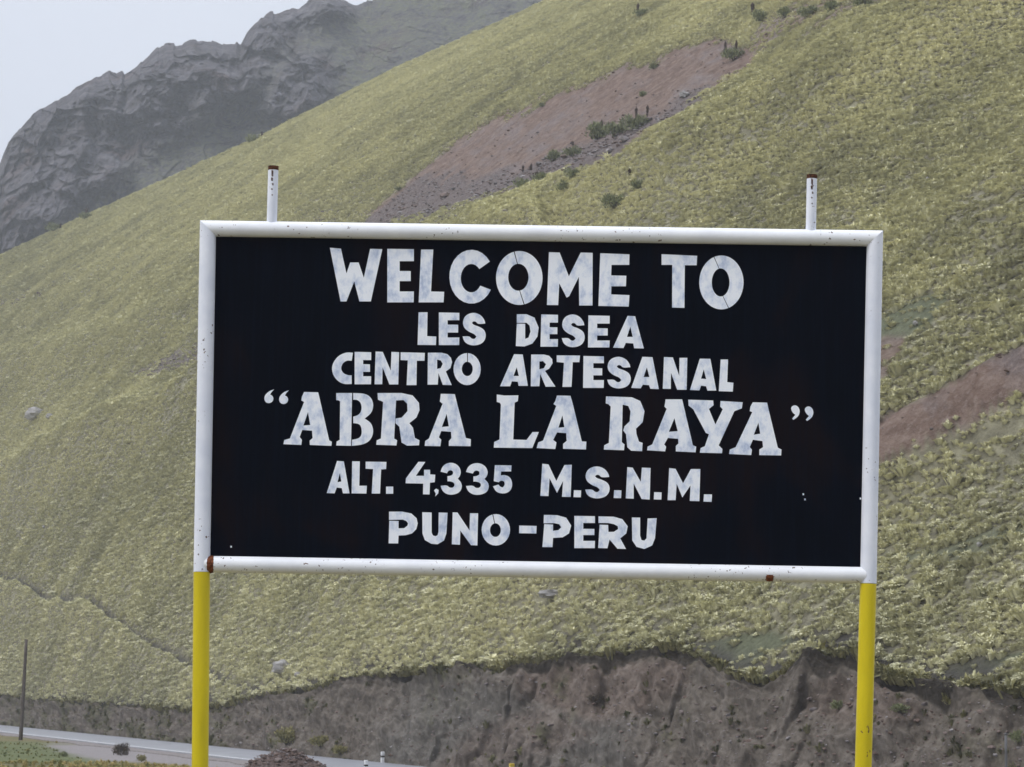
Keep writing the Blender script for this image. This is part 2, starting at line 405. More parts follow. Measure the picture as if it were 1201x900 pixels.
letter('letter A', 5, [(718,57),(767,59),(798,214),(757,212),(750,195),(720,192),(710,210),(664,208)], [[(740,108),(752,155),(724,155)]])
letter('letter N', 5, [(823,58),(866,60),(897,150),(898,62),(936,62),(933,217),(887,217),(857,135),(856,213),(817,212)])
letter('letter A', 5, [(997,66),(1048,67),(1077,221),(1034,221),(1027,200),(1003,197),(995,220),(949,218)], [[(1016,118),(1028,165),(1003,163)]])
letter('letter L', 5, [(1098,70),(1134,70),(1130,180),(1160,183),(1157,226),(1089,224)])
# "ABRA LA RAYA"
q1 = [(100,32),(75,40),(52,60),(45,82),(53,102),(72,108),(90,100),(97,82),(90,66),(78,60),(86,46)]
for off in ((0, 0), (80, 5)):
    letter('opening quotation mark', 6, [(x+off[0], y+off[1]) for x, y in q1], smooth=True)
letter('serif letter A', 6, [(262,46),(338,48),(344,72),(398,308),(412,316),(410,338),(293,333),(292,310),(308,296),(305,256),(252,252),(238,290),(250,305),(247,333),(150,329),(155,306),(185,298),(262,100),(247,92),(250,72)], [[(283,155),(295,225),(258,228)]])
letter('left stroke of serif letter B', 6, [(436,52),(522,52),(516,338),(436,336),(438,315),(455,305),(457,98),(450,92),(436,90)])
letter('bowls of serif letter B', 6, [(528,52),(590,54),(625,75),(639,115),(628,160),(590,190),(628,215),(639,265),(620,310),(580,332),(520,338),(522,305),(560,298),(575,275),(572,235),(558,218),(528,215),(528,180),(560,170),(575,140),(570,105),(550,88),(528,88)], smooth=True)
letter('serif letter R', 6, [(660,52),(790,52),(850,65),(884,105),(887,145),(870,185),(832,215),(852,240),(862,295),(887,308),(884,335),(820,337),(790,320),(778,235),(757,215),(757,190),(790,185),(822,150),(820,110),(800,90),(760,92),(750,298),(766,308),(762,336),(653,332),(655,308),(678,298),(690,100),(662,88)])
letter('serif letter A', 6, [(1002,56),(1078,58),(1086,90),(1138,295),(1165,302),(1164,340),(1046,338),(1046,312),(1060,296),(1058,262),(1005,258),(992,292),(1005,305),(1000,340),(915,338),(918,312),(938,298),(1012,110),(997,98),(1000,78)], [[(1034,165),(1046,232),(1008,236)]])
letter('serif letter L', 7, [(136,78),(190,85),(288,84),(284,125),(262,135),(252,395),(345,398),(388,342),(432,342),(386,455),(115,452),(118,412),(155,395),(165,150),(158,136),(136,130)])
letter('serif letter A', 7, [(560,85),(655,87),(670,140),(735,408),(767,410),(764,465),(603,460),(603,425),(628,405),(625,350),(560,345),(533,398),(556,415),(548,462),(417,455),(428,415),(462,402),(555,158),(535,145),(548,125)], [[(598,225),(612,308),(570,312)]])
letter('serif letter R', 8, [(50,70),(190,75),(235,95),(258,150),(248,210),(212,245),(215,275),(228,315),(248,322),(245,367),(185,364),(165,345),(158,275),(143,255),(150,232),(178,205),(182,150),(170,122),(140,115),(135,318),(150,330),(147,362),(38,358),(40,335),(65,322),(75,125),(62,112),(48,108)])
letter('serif letter A', 8, [(372,86),(462,86),(470,120),(520,335),(538,342),(535,373),(428,368),(428,338),(442,325),(440,300),(385,295),(365,330),(375,343),(370,368),(272,362),(275,342),(300,330),(378,138),(366,125),(370,105)], [[(420,188),(438,258),(390,262)]])
letter('serif letter Y', 8, [(495,88),(630,92),(632,118),(607,138),(642,222),(682,140),(668,125),(670,95),(790,102),(785,135),(745,150),(660,335),(680,355),(678,378),(558,375),(562,350),(585,340),(607,275),(590,268),(522,140),(497,120)])
letter('serif letter A', 8, [(845,102),(922,104),(930,140),(980,348),(1000,358),(998,390),(880,388),(880,358),(900,345),(897,312),(845,305),(828,345),(840,358),(836,388),(716,382),(720,358),(752,345),(842,155),(828,150),(832,125)], [[(875,212),(885,272),(850,278)]])
q2 = [(1050,135),(1060,120),(1080,118),(1095,132),(1100,155),(1090,180),(1065,197),(1058,190),(1075,170),(1060,158)]
for off in ((0, 0), (74, 6)):
    letter('closing quotation mark', 8, [(x+off[0], y+off[1]) for x, y in q2], smooth=True)
# ALT. 4,335 M.S.N.M.
letter('letter A', 9, [(122,52),(160,55),(192,235),(155,235),(148,205),(120,202),(108,235),(64,233)], [[(138,120),(146,168),(124,172)]])
letter('letter L', 9, [(207,54),(250,55),(247,192),(290,192),(287,236),(204,235)])
letter('letter T', 9, [(283,56),(400,58),(398,98),(370,100),(364,236),(317,236),(325,98),(283,96)])
letter('full stop', 9, [(398,197),(438,197),(438,237),(398,237)])
letter('figure 4', 9, [(580,57),(619,58),(566,136),(612,136),(612,102),(646,102),(646,128),(675,130),(672,172),(645,175),(643,241),(606,240),(607,180),(508,178),(510,150)])
letter('comma', 9, [(668,218),(680,208),(694,216),(692,235),(675,252),(678,236)])
box('figure 3', 9, T_, 705, 62, 826, 243); box('figure 3', 9, T_, 848, 64, 978, 244); box('figure 5', 9, F_, 1000, 76, 1110, 237)
letter('letter M', 10, [(125,68),(160,72),(204,165),(250,75),(291,74),(285,255),(236,254),(242,165),(208,232),(166,150),(160,250),(114,249)])
letter('full stop', 10, [(303,217),(344,218),(342,257),(301,256)])
box('letter S', 10, S_, 364, 82, 506, 265)
letter('full stop', 10, [(530,217),(571,218),(569,262),(527,261)])
letter('letter N', 10, [(604,87),(634,90),(680,170),(686,90),(735,92),(730,270),(685,267),(640,180),(640,265),(595,263)])
letter('full stop', 10, [(755,228),(797,229),(796,270),(753,269)])
letter('letter M', 10, [(840,92),(876,97),(918,178),(962,98),(1015,98),(1010,279),(956,277),(960,190),(914,258),(882,180),(876,273),(831,273)])
letter('full stop', 10, [(1036,240),(1081,241),(1079,283),(1033,281)])
# PUNO-PERU
letter('letter P', 11, [(98,62),(190,62),(255,75),(292,108),(300,145),(290,185),(260,215),(215,228),(165,230),(162,286),(95,285),(100,126),(165,128),(165,180),(205,178),(228,160),(232,145),(220,128),(195,118),(98,120)])
letter('letter U', 11, [(332,66),(398,68),(398,210),(408,230),(425,235),(440,228),(446,205),(448,68),(510,70),(502,215),(485,265),(440,292),(395,288),(350,262),(333,215)])
letter('letter N', 11, [(546,67),(580,68),(665,195),(668,73),(725,74),(720,300),(675,298),(600,195),(597,295),(540,292)])
Oring(11, (850,190), 100, 111, (847,192), 38, 48, [((828,80),(842,145))], 3)
letter('hyphen', 11, [(1015,160),(1137,163),(1135,216),(1014,214)])
letter('letter P', 12, [(228,85),(320,87),(385,105),(420,160),(405,215),(360,243),(292,247),(288,312),(217,311),(230,150),(292,153),(292,197),(330,192),(350,172),(335,150),(300,143),(226,144)])
Ebox(12, 442, 587, 92, 319, 505, 142, 183, 227, 583, 268)
letter('letter R', 12, [(612,95),(720,98),(780,115),(818,165),(808,215),(765,250),(806,325),(745,323),(690,258),(675,320),(610,318),(620,154),(680,156),(682,205),(720,204),(750,185),(748,165),(720,150),(680,142),(612,142)])
letter('letter U', 12, [(847,103),(905,104),(905,230),(915,262),(935,266),(950,250),(958,110),(1022,108),(1010,250),(990,300),(935,325),(880,310),(850,265)])
# two tiny paint nicks on the panel
for i, (x, y) in enumerate(((271, 641.5), (942, 580), (944, 586), (1009, 585))):
    prism('paint_nick', [SL(x-.9, y-1), SL(x+.8, y-1.2), SL(x+1.1, y+.9), SL(x-.6, y+1.1)], YL-.0022, YL-.0016, m_letter, panel)

# ------------------------------------------------------------------ layout of the land
ZR = -2.3                                                   # level of the road
def road_far(u): return 48.2/(np.maximum(u, -.275)+.363)    # far edge of the road along a bearing
bank_top_px = [(-400,812),(0,815),(60,821),(150,826),(215,831),(260,826),(330,812),(400,800),(450,790),(520,783),(592,783),(600,776),(650,771),(700,768),(740,764),(800,757),(818,765),(830,773),(868,790),(895,796),(925,785),(950,769),(1005,763),(1025,780),(1045,792),(1080,800),(1110,803),(1128,812),(1150,800),(1175,812),(1201,812),(1300,820),(1600,850)]
ridge_px = [(-400,440),(-100,340),(0,300),(60,272),(130,240),(200,208),(300,163),(380,123),(470,78),(560,38),(650,-4),(800,-75),(1201,-250),(1600,-400)]
_bx = np.arange(-400, 1600, 4.0); _b = np.array(bank_top_px, float); _by = np.interp(_bx, _b[:, 0], _b[:, 1])+2.2*fbm(_bx/22, _bx*0, 3, 4)
bank_top_px = np.stack([_bx, _by], -1)
bt_u, bt_v = ray(*np.array(bank_top_px, float).T); rd_u, rd_v = ray(*np.array(ridge_px, float).T)
def bank_top(u):
    Yf = road_far(u)+1.2; v = np.interp(u, bt_u, bt_v)
    Yt = (Yf + .95*(1.6-ZR))/(1-.95*v)                      # the scarp leans back: run = 0.95 * rise
    return Yf, Yt, v

# ------------------------------------------------------------------ hillside
us = np.linspace(-.30, .29, 720)
Yf, Yt, vt = bank_top(us)
Yr = np.interp(us, [-.3, -.2, 0, .2, .3], [600, 540, 480, 430, 420]); vr = np.interp(us, rd_u, rd_v)
Yt = np.minimum(Yt, Yr-60)
NR = 560
tt = np.concatenate([np.linspace(0, 1, NR)**1.15, 1+np.linspace(.004, .5, 60)**1.3])[:, None]
Yg = Yt[None]+(Yr-Yt)[None]*tt
zt = 1.6+vt*Yt; zr = 1.6+vr*Yr
tc = np.minimum(tt, 1)
Zg = zt[None]+(zr-zt)[None]*(tc+.045*np.sin(math.pi*tc)) - (tt > 1)*((tt-1)*90+(tt-1)**2*240)
Xg = us[None]*Yg
fade = sstep(0, .07, tt)*(1-.86*sstep(.82, 1, tt))
px0, py0 = pix(np.stack([Xg, Yg, Zg], -1))
crests = [([(-60,602),(0,580),(120,524),(230,472),(420,385),(620,320)], 24, 4.2), ([(330,830),(500,752),(640,702),(800,650),(1035,570),(1201,486),(1300,430)], 26, 3.6),
          ([(560,300),(700,244),(850,194),(1000,112),(1150,20),(1250,-60)], 34, 4.0), ([(0,700),(60,712),(150,765),(240,800)], 14, .8), ([(-20,440),(150,400),(300,330)], 22, 2.0)]
for pl, w, a in crests:
    d = sdist(pl, px0, py0, closed=False); Zg = Zg + a*np.exp(-(d/w)**2)*fade
gul = sdist([(-20,672),(0,678),(60,692),(110,715),(150,742),(190,762),(230,782),(262,800)], px0, py0, closed=False)
Zg = Zg - 1.0*np.exp(-(gul/4.5)**2)*fade
g2 = sdist([(430,262),(520,215),(620,165),(740,120),(880,50)], px0, py0, closed=False); Zg -= 2.2*np.exp(-(g2/38)**2)*fade
g3 = sdist([(1000,540),(1120,470),(1201,425),(1300,370)], px0, py0, closed=False); Zg -= 2.0*np.exp(-(g3/24)**2)*fade
# folds run down the slope toward the lower left
ang = math.radians(38); A_ = Xg*math.cos(ang)+Yg*math.sin(ang); B_ = -Xg*math.sin(ang)+Yg*math.cos(ang)
Zg = Zg + fade*(1.5*fbm(A_/75, B_/38, 1.7, 3) + .55*fbm(Xg/9, Yg/9, 4.2, 3)) + .16*fbm(Xg/1.7, Yg/1.7, 2.2, 2)*sstep(0, .01, tt)
HP = np.stack([Xg, Yg, Zg], -1); hx, hy = pix(HP)
# ground cover
nz = fbm(Xg/14, Yg/14, 9.1, 4)*13 + fbm(Xg/3, Yg/3, 3.3, 3)*11
def pmask(poly, w=3.0, n=1.0): return sstep(w, -w, sdist(poly, hx, hy)+nz*n)
scree = pmask([(405,256),(440,235),(470,215),(510,188),(535,166),(560,148),(600,127),(640,114),(700,94),(730,80),(760,73),(790,58),(850,45),(875,50),(885,70),(862,88),(838,104),(805,120),(785,145),(755,166),(705,188),(655,200),(605,222),(520,240),(440,262)], 7, .9)
scree = np.maximum(scree, .75*pmask([(860,50),(885,28),(930,12),(1000,-8),(1030,0),(960,28),(900,48),(870,66)], 8, 1.3))
grey = pmask([(380,262),(440,244),(490,215),(540,205),(600,196),(650,178),(700,165),(760,140),(800,112),(830,100),(800,128),(775,148),(740,172),(700,195),(650,205),(615,222),(560,240),(480,262),(420,285)], 7, 1.5)*.85

grey = np.maximum(grey, .8*pmask([(150,437),(180,425),(232,407),(260,402),(225,424),(190,434),(158,443)], 3, .6))
grey = np.maximum(grey, .6*pmask([(-5,352),(40,335),(95,322),(80,336),(30,352),(0,362)], 5, .8))
scree2 = pmask([(700,660),(740,630),(860,572),(1000,505),(1035,490),(1100,458),(1150,430),(1201,406),(1300,360),(1320,400),(1201,458),(1130,492),(1080,520),(1033,542),(960,575),(800,640),(720,670)], 3, .55)
scree2 = np.maximum(scree2, .85*pmask([(960,440),(1000,412),(1040,398),(1060,398),(1055,415),(1035,440),(1000,455)], 3, .7))
green = pmask([(1000,405),(1030,378),(1080,350),(1118,340),(1105,362),(1085,385),(1050,395)], 4, .7)
green = np.maximum(green, pmask([(820,756),(870,748),(925,745),(960,752),(900,765),(880,785),(845,772)], 4, .6))
green = np.maximum(green, pmask([(1085,796),(1130,778),(1201,762),(1201,775),(1140,798),(1100,803)], 3, .5))
green = np.maximum(green, .8*pmask([(1040,650),(1100,645),(1150,625),(1201,618),(1201,632),(1150,645),(1080,662)], 5, .8))
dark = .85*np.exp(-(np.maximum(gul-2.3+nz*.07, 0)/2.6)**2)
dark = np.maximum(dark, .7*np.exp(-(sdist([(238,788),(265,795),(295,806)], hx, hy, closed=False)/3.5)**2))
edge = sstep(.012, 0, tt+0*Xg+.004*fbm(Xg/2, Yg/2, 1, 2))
big = fbm(A_/75+.4*vnoise(Xg/60, Yg/60), B_/44, 5.5, 4); mid = fbm(Xg/7, Yg/7, 8.8, 3)
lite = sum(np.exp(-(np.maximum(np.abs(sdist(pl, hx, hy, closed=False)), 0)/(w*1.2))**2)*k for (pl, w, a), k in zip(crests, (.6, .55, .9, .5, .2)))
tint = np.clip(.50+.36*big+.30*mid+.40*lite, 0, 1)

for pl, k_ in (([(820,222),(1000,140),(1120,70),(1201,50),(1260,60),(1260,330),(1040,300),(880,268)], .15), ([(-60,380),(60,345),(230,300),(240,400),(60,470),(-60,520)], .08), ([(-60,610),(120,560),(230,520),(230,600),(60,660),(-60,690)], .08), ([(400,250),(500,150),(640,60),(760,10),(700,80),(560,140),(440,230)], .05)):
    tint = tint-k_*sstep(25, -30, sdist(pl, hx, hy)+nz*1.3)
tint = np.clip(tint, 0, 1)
def hill_pt(x, y):
    d = (hx-x)**2+(hy-y)**2; k = np.argsort(d.ravel())[:14]
    q = HP.reshape(-1, 3)[k]; return Vector(q[np.argmin(q[:, 1])])

m = Mat('hill_ground', .95, .1)
n1 = m.noise(.9, 5, .65); n2 = m.noise(.05, 4); n3 = m.noise(3.2, 4, .7)
g = m.ramp(n1, [(.34, (.10, .093, .070)), (.5, (.195, .183, .132)), (.66, (.32, .302, .215))])
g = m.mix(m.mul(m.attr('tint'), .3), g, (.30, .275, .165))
gr = m.ramp(n3, [(.3, (.085, .093, .058)), (.7, (.17, .18, .115))])
g = m.mix(m.attr('green'), g, gr)
sc1 = m.ramp(n1, [(.3, (.105, .070, .056)), (.5, (.165, .114, .092)), (.68, (.235, .175, .145))])
nb_ = m.noise(.22, 5, .7, stretch=(1, .4, 1)); sc1 = m.mix(m.mul(m.step(nb_, .48, .62), .6), sc1, m.ramp(n3, [(.3, (.12, .10, .10)), (.7, (.26, .23, .23))]))
sc1 = m.mix(m.mul(m.step(n3, .52, .66), .65), sc1, (.25, .195, .17))
g = m.mix(m.attr('scree'), g, sc1)
gy = m.ramp(n3, [(.32, (.06, .050, .048)), (.5, (.125, .103, .099)), (.66, (.21, .182, .178))])
g = m.mix(m.attr('grey'), g, gy)
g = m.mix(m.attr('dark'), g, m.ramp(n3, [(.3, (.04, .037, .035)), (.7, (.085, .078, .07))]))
m.col(g).bump(m.noise(1.6, 6, .7), .5, .8)
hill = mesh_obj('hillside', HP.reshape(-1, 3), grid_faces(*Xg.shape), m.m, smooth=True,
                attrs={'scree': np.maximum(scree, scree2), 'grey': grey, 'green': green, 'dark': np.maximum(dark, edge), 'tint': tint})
tag(hill, 'grass covered mountain slope rising behind the sign', kind='structure')

# ------------------------------------------------------------------ eroded cut bank
ub = np.linspace(-.275, .29, 1500); Yfb, Ytb, vtb = bank_top(ub)
ss = np.linspace(0, 1, 190)[:, None]
ztb = 1.6+vtb*Ytb
hor = np.interp(ss, [0, .07, .16, .3, 1], [0, .015, .05, .2, 1]); ver = np.interp(ss, [0, .07, .16, .3, 1], [0, .07, .13, .27, 1])
Yb = Ytb[None]+(Yfb-Ytb)[None]*hor; Zb = ztb[None]+(ZR-.25-ztb)[None]*ver; Xb = ub[None]*Yb
arc_l = np.cumsum(np.hypot(np.diff(ub*Yfb, prepend=ub[0]*Yfb[0]), np.diff(Yfb, prepend=Yfb[0])))[None]+0*ss
sl = ss*np.ones_like(ub)[None]
fd = sstep(0, .06, ss)*(1-.5*sstep(.9, 1, ss)); hgt = np.clip((ztb-ZR)/5.5, .35, 1.3)[None]
dgl = arc_l + sl*7.0                                       # rills lean with the fall line
rill = fbm(dgl/2.6, sl*2.6, 3.1, 4, ridged=True); lump = fbm(arc_l/3.6, sl*4.5, 7.7, 4); fine = fbm(arc_l/.55, sl*16, 2.2, 3)
scal = fbm(arc_l/4.5, sl*2.2, 21.3, 2, ridged=True)
groove = sstep(.72, .95, 1-np.abs(vnoise((dgl+.6*lump)/2.3, sl*.9, 55)))*sstep(.1, .3, ss)*(.4+.6*(vnoise(arc_l/9, sl*2, 8) > 0))
fin2 = fbm(arc_l/.25, sl*30, 5.2, 2)
disp = fd*hgt*((.40)*rill+1.0*lump+.14*fine+.04*fin2+.8*scal*sstep(.7, .1, ss)-.45*groove)
nrm = np.array([-.25, -.72, .65])
Xb = Xb+disp*nrm[0]; Yb = Yb+disp*nrm[1]; Zb = Zb+disp*nrm[2]*.8
BP = np.stack([Xb, Yb, Zb], -1); bx_, by_ = pix(BP)
nzb = 10*fbm(Xb/3, Zb/1.5, 3, 3)
red = np.maximum(sstep(14, -10, sdist([(600,786),(740,775),(810,772),(800,800),(760,840),(700,850),(610,810)], bx_, by_)+nzb), .7*sstep(12, -12, sdist([(560,860),(640,830),(700,860),(600,905),(520,900)], bx_, by_)+nzb))
red = np.maximum(red, .9*sstep(10, -10, sdist([(960,785),(1050,805),(1090,840),(1000,850),(940,830)], bx_, by_)+nzb))
greyb = sstep(30, -30, sdist([(480,800),(560,795),(640,830),(760,810),(740,905),(420,905)], bx_, by_)+nzb*2)
veg = np.clip(sstep(.1, .5, fbm(arc_l/5, sl*3, 12.5, 3)+.35*sstep(430, 180, bx_)-.12+.3*sstep(.8, 1, ss)), 0, 1)
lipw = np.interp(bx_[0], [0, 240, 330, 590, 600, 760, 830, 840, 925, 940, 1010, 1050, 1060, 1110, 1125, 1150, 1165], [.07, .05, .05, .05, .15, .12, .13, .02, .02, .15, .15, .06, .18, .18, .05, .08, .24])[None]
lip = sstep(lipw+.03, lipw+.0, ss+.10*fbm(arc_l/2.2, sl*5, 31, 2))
lip = np.maximum(lip, .6*sstep(-.35, -.6, lump+.3*fine))  # hollows of the bank relief darkened too, their shade put into the soil colour
m = Mat('bank_soil', .95, .12)
n1 = m.noise(1.1, 6, .7); n2 = m.noise(4.5, 5, .7); n3 = m.noise(.22, 3)
g = m.ramp(n1, [(.3, (.062, .051, .042)), (.5, (.115, .098, .082)), (.68, (.18, .157, .135))])
g = m.mix(m.attr('greyb'), g, m.ramp(n1, [(.3, (.068, .061, .053)), (.5, (.112, .102, .090)), (.68, (.165, .152, .136))]))
g = m.mix(m.attr('red'), g, m.ramp(n1, [(.3, (.070, .053, .044)), (.5, (.122, .096, .080)), (.68, (.185, .152, .130))]))
g = m.mix(m.mul(m.attr('veg'), m.step(n1, .38, .6)), g, m.ramp(n2, [(.3, (.045, .048, .025)), (.7, (.13, .125, .065))]))
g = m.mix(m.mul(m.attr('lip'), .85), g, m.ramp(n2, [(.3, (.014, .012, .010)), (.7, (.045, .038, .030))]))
g = m.mix(m.mul(m.step(n2, .66, .74), .6), g, (.30, .27, .25))
m.col(g).bump(m.noise(2.6, 7, .62), .14, .9)
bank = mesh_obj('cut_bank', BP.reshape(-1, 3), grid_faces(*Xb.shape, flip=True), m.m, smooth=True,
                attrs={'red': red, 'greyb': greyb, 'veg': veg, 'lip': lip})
tag(bank, 'dark eroded earth bank cut along the road below the grass slope', kind='structure')

# ------------------------------------------------------------------ rocky mountain behind
sil = np.array([(-420,420),(-200,330),(-60,260),(0,195),(10,168),(25,150),(40,135),(75,112),(100,98),(115,92),(128,84),(134,86),(143,84),(146,90),(152,86),(165,72),(180,60),(195,54),(215,53),(235,45),(250,44),(268,50),(278,49),(282,53),(290,38),(298,30),(306,21),(309,22),(318,15),(350,13),(358,4),(362,0),(372,-5),(385,-6),(400,-1),(412,2),(420,4),(436,3),(446,-6),(480,-30),(560,-60),(700,-110),(900,-160)], float)
su, sv = ray(sil[:, 0], sil[:, 1])
um = np.linspace(-.30, .05, 760); vs_ = np.interp(um, su, sv); jag = .0016*fbm(um/.006, um*0, 3, 4)+.0006*blocks(um/.003, um*0)
v0 = np.interp(um, rd_u, rd_v)-.045
fm = np.concatenate([np.linspace(0, 1, 420), 1+np.linspace(.01, .5, 30)])[:, None]
fc = np.minimum(fm, 1)
Vm = v0[None]+(vs_-v0)[None]*fc+jag[None]*fc**14
Ym = 720+fc*150+ (um[None]+.2)*350 + 0*Vm
Zm = 1.6+Vm*Ym; Xm = um[None]*Ym
back = np.maximum(fm-1, 0); Ym = Ym+back*300; Zm = Zm-back*220
ca = math.radians(52); Am = Xm*math.cos(ca)-Zm*math.sin(ca)*-1; Bm = -Xm*math.sin(ca)+Zm*math.cos(ca)
Am2 = Xm*math.cos(ca)+Zm*math.sin(ca)
mx, my = pix(np.stack([Xm, Ym, Zm], -1)); nzm = 14*fbm(Xm/40, Zm/40, 3.3, 4)
grassy = sstep(16, -16, sdist([(60,262),(130,222),(160,190),(215,160),(270,120),(300,105),(330,60),(352,40),(420,12),(460,-40),(1000,-240),(900,60),(300,260),(20,330)], mx, my)+nzm*1.2)
cl = sstep(14, -14, sdist([(300,130),(330,70),(350,55),(385,60),(400,85),(385,120),(340,150)], mx, my)+nzm)
grassy = np.clip(grassy*(1-cl), 0, 1)
rk = np.clip(1-.86*grassy, 0, 1)
wp = 8*fbm(Xm/30, Zm/30, 44, 3); wq = 5*fbm(Xm/12, Zm/12, 71, 3); D = rk*(16*fbm((Am2+wp)/90, Bm/150, 1.5, 2, ridged=True)+26*fbm((Am2+wp)/34, (Bm+wp)/62, 6.1, 4, ridged=True)+15*fbm((Xm+wp)/13, Zm/17, 2.2, 4, ridged=True)+5*fbm(Xm/4, Zm/5, 7.2, 3, ridged=True)
        +17*blocks((Am2+wp+wq)/30, (Bm+wp)/55)+10*blocks((Am2+wp+wq)/11+9, (Bm-wq)/19)+5*blocks((Am2+wq)/4.6+5, (Bm-wq)/7.5)) + 7*fbm(Xm/34, Zm/34, 9, 3) + 1.2*fbm(Xm/4.5, Zm/4.5, 5, 3)
top = sstep(1, .93, fc)*1.0+0*D
Ym2 = Ym - D*(.25+.75*top); Zm2 = Zm*1.0
Xm2 = Xm*(Ym2/Ym); Zm2 = 1.6+(Zm-1.6)*(Ym2/Ym) + rk*1.2*fbm(Xm/7, Zm/7, 8, 3)
m = Mat('mountain_rock', .95, .1)
n1 = m.noise(.035, 8, .65); n2 = m.noise(.12, 7, .7); n3 = m.noise(.6, 5, .65)
g = m.ramp(n2, [(.34, (.055, .051, .058)), (.46, (.103, .096, .105)), (.56, (.15, .141, .155)), (.68, (.225, .215, .232))])
g = m.mix(m.mul(m.step(m.noise(.35, 6, .75, stretch=(1, 1, .6)), .50, .60), .6), g, m.ramp(n3, [(.4, (.035, .031, .04)), (.6, (.20, .19, .215))]))
g = m.mix(m.mul(m.step(n1, .54, .68), .55), g, (.15, .095, .08))
gg = m.ramp(n3, [(.3, (.085, .092, .06)), (.7, (.185, .187, .12))])
g = m.mix(m.mul(m.attr('grassy'), m.step(m.mix(.5, n2, n3), .42, .56)), g, gg)
g = m.mix(m.mul(m.mul(m.step(n1, .45, .3), m.step(n3, .4, .6)), .35), g, (.17, .17, .11))
m.col(g).bump(m.noise(.25, 8, .7), 5, .9)
mount = mesh_obj('rocky_mountain', np.stack([Xm2, Ym2, Zm2], -1).reshape(-1, 3), grid_faces(*Xm.shape), m.m, smooth=False, attrs={'grassy': grassy})
tag(mount, 'craggy rock mountain fading in mist behind the grass slope', kind='structure')

# ------------------------------------------------------------------ plain: ground, road, edge line
gxs = np.concatenate([-np.geomspace(1500, 75, 22), np.arange(-74, 40, .7), np.geomspace(41, 1500, 22)])
gys = np.concatenate([np.linspace(-1500, -10, 12), np.linspace(-6, 96, 70), np.arange(97, 300, .9), np.geomspace(301, 1500, 22)])
GX, GY = np.meshgrid(gxs, gys)
RD = np.array([-.363, 1.0]); RD /= np.linalg.norm(RD); RN = np.array([RD[1], -RD[0]])      # along the road, and across it toward the camera
RO = np.array([48.2, 0.0])                                # a point of the far edge line X = 48.2 - .363 Y
def across(X, Y): return -((X-RO[0])*RN[0]+(Y-RO[1])*RN[1])*-1
dist_r = -((GX-RO[0])*RN[0]+(GY-RO[1])*RN[1])             # >0 on the camera side
flat = sstep(1, 14, np.maximum(dist_r-8, 0))
GZ = ZR-.06+flat*(.22*fbm(GX/9, GY/9, 2, 3)+.07*fbm(GX/1.5, GY/1.5, 5, 2))
hump = sstep(75, 24, np.hypot(GX*.8, GY)); GZ = GZ+hump*2.3
gpx, gpy = pix(np.stack([GX, np.maximum(GY, 1), GZ], -1)); nzg = 8*fbm(GX/5, GY/9, 3, 3)
grv = sstep(4, -4, sdist([(55,874),(110,873),(240,888),(420,905),(300,912),(200,897),(120,892),(80,884)], gpx, gpy)+nzg*.5)*(GY > 60)
grn = sstep(6, -6, sdist([(-50,870),(40,870),(90,876),(110,884),(150,893),(120,896),(-50,896)], gpx, gpy)+nzg*.6)*(GY > 60)
m = Mat('plain_ground', .95, .12)
n1 = m.noise(.8, 6, .7); n2 = m.noise(5, 5, .7)
g = m.ramp(n1, [(.3, (.09, .08, .045)), (.5, (.17, .145, .075)), (.7, (.25, .215, .11))])
g = m.mix(m.attr('grn'), g, m.ramp(n1, [(.3, (.085, .10, .045)), (.7, (.16, .175, .085))]))
g = m.mix(m.attr('grv'), g, m.ramp(n2, [(.3, (.19, .17, .17)), (.7, (.32, .295, .295))]))
m.col(g).bump(m.noise(3, 6, .7), .12, .8)
ground = mesh_obj('ground', np.stack([GX, GY, GZ], -1).reshape(-1, 3), grid_faces(*GX.shape), m.m, smooth=True, attrs={'grv': grv, 'grn': grn})
tag(ground, kind='structure')
def strip(name, o0, o1, z, mat, s0=20, s1=640, n=160, thick=.06, wob=0):
    s = np.linspace(s0, s1, n); vs = []
    for k, t in enumerate(s):
        for o in (o0, o1):
            q = RO+RD*t-RN*o; w = wob*math.sin(t*.37)+wob*math.sin(t*1.1)
            vs.append((q[0]-RN[0]*w, q[1]-RN[1]*w, z)); vs.append((q[0]-RN[0]*w, q[1]-RN[1]*w, z-thick))
    fs = []
    for k in range(n-1):
        a = 4*k; b = a+4
        fs += [(a, b, b+2, a+2), (a+1, a+3, b+3, b+1), (a, a+1, b+1, b), (a+2, b+2, b+3, a+3)]
    fs += [(0, 2, 3, 1), (4*n-4, 4*n-3, 4*n-1, 4*n-2)]
    o = mesh_obj(name, vs, fs, mat)
    bm = bmesh.new(); bm.from_mesh(o.data); bmesh.ops.recalc_face_normals(bm, faces=bm.faces); bm.to_mesh(o.data); bm.free()
    return o
m = Mat('asphalt', .42, .5); a1 = m.ramp(m.noise(.7, 6, .6, stretch=(1, .3, 1)), [(.3, (.22, .225, .25)), (.7, (.30, .305, .34))])
m.col(m.mix(m.mul(m.noise(9, 4), .3), a1, (.26, .26, .28))).bump(m.noise(30, 3), .01, .4); 
road = tag(strip('road', 0, 7.4, ZR+.04, m.m, thick=.12), kind='structure')
m = Mat('road_line_paint', .6); m.col(m.ramp(m.noise(2, 5), [(.3, (.5, .5, .52)), (.5, (.78, .78, .8))]))
tag(strip('road_edge_line', 6.75, 6.95, ZR+.046, m.m, thick=.004), kind='structure')
m = Mat('verge_gravel', .95, .1); m.col(m.ramp(m.noise(4, 5), [(.3, (.16, .14, .135)), (.7, (.30, .275, .27))])).bump(m.noise(8, 4), .05)
tag(strip('road_shoulder', 7.5, 9.3, ZR-.005, m.m, thick=.12, wob=.25), kind='structure')
tag(strip('road_verge', -1.8, -.1, ZR-.01, m.m, thick=.2, wob=.2), kind='structure')

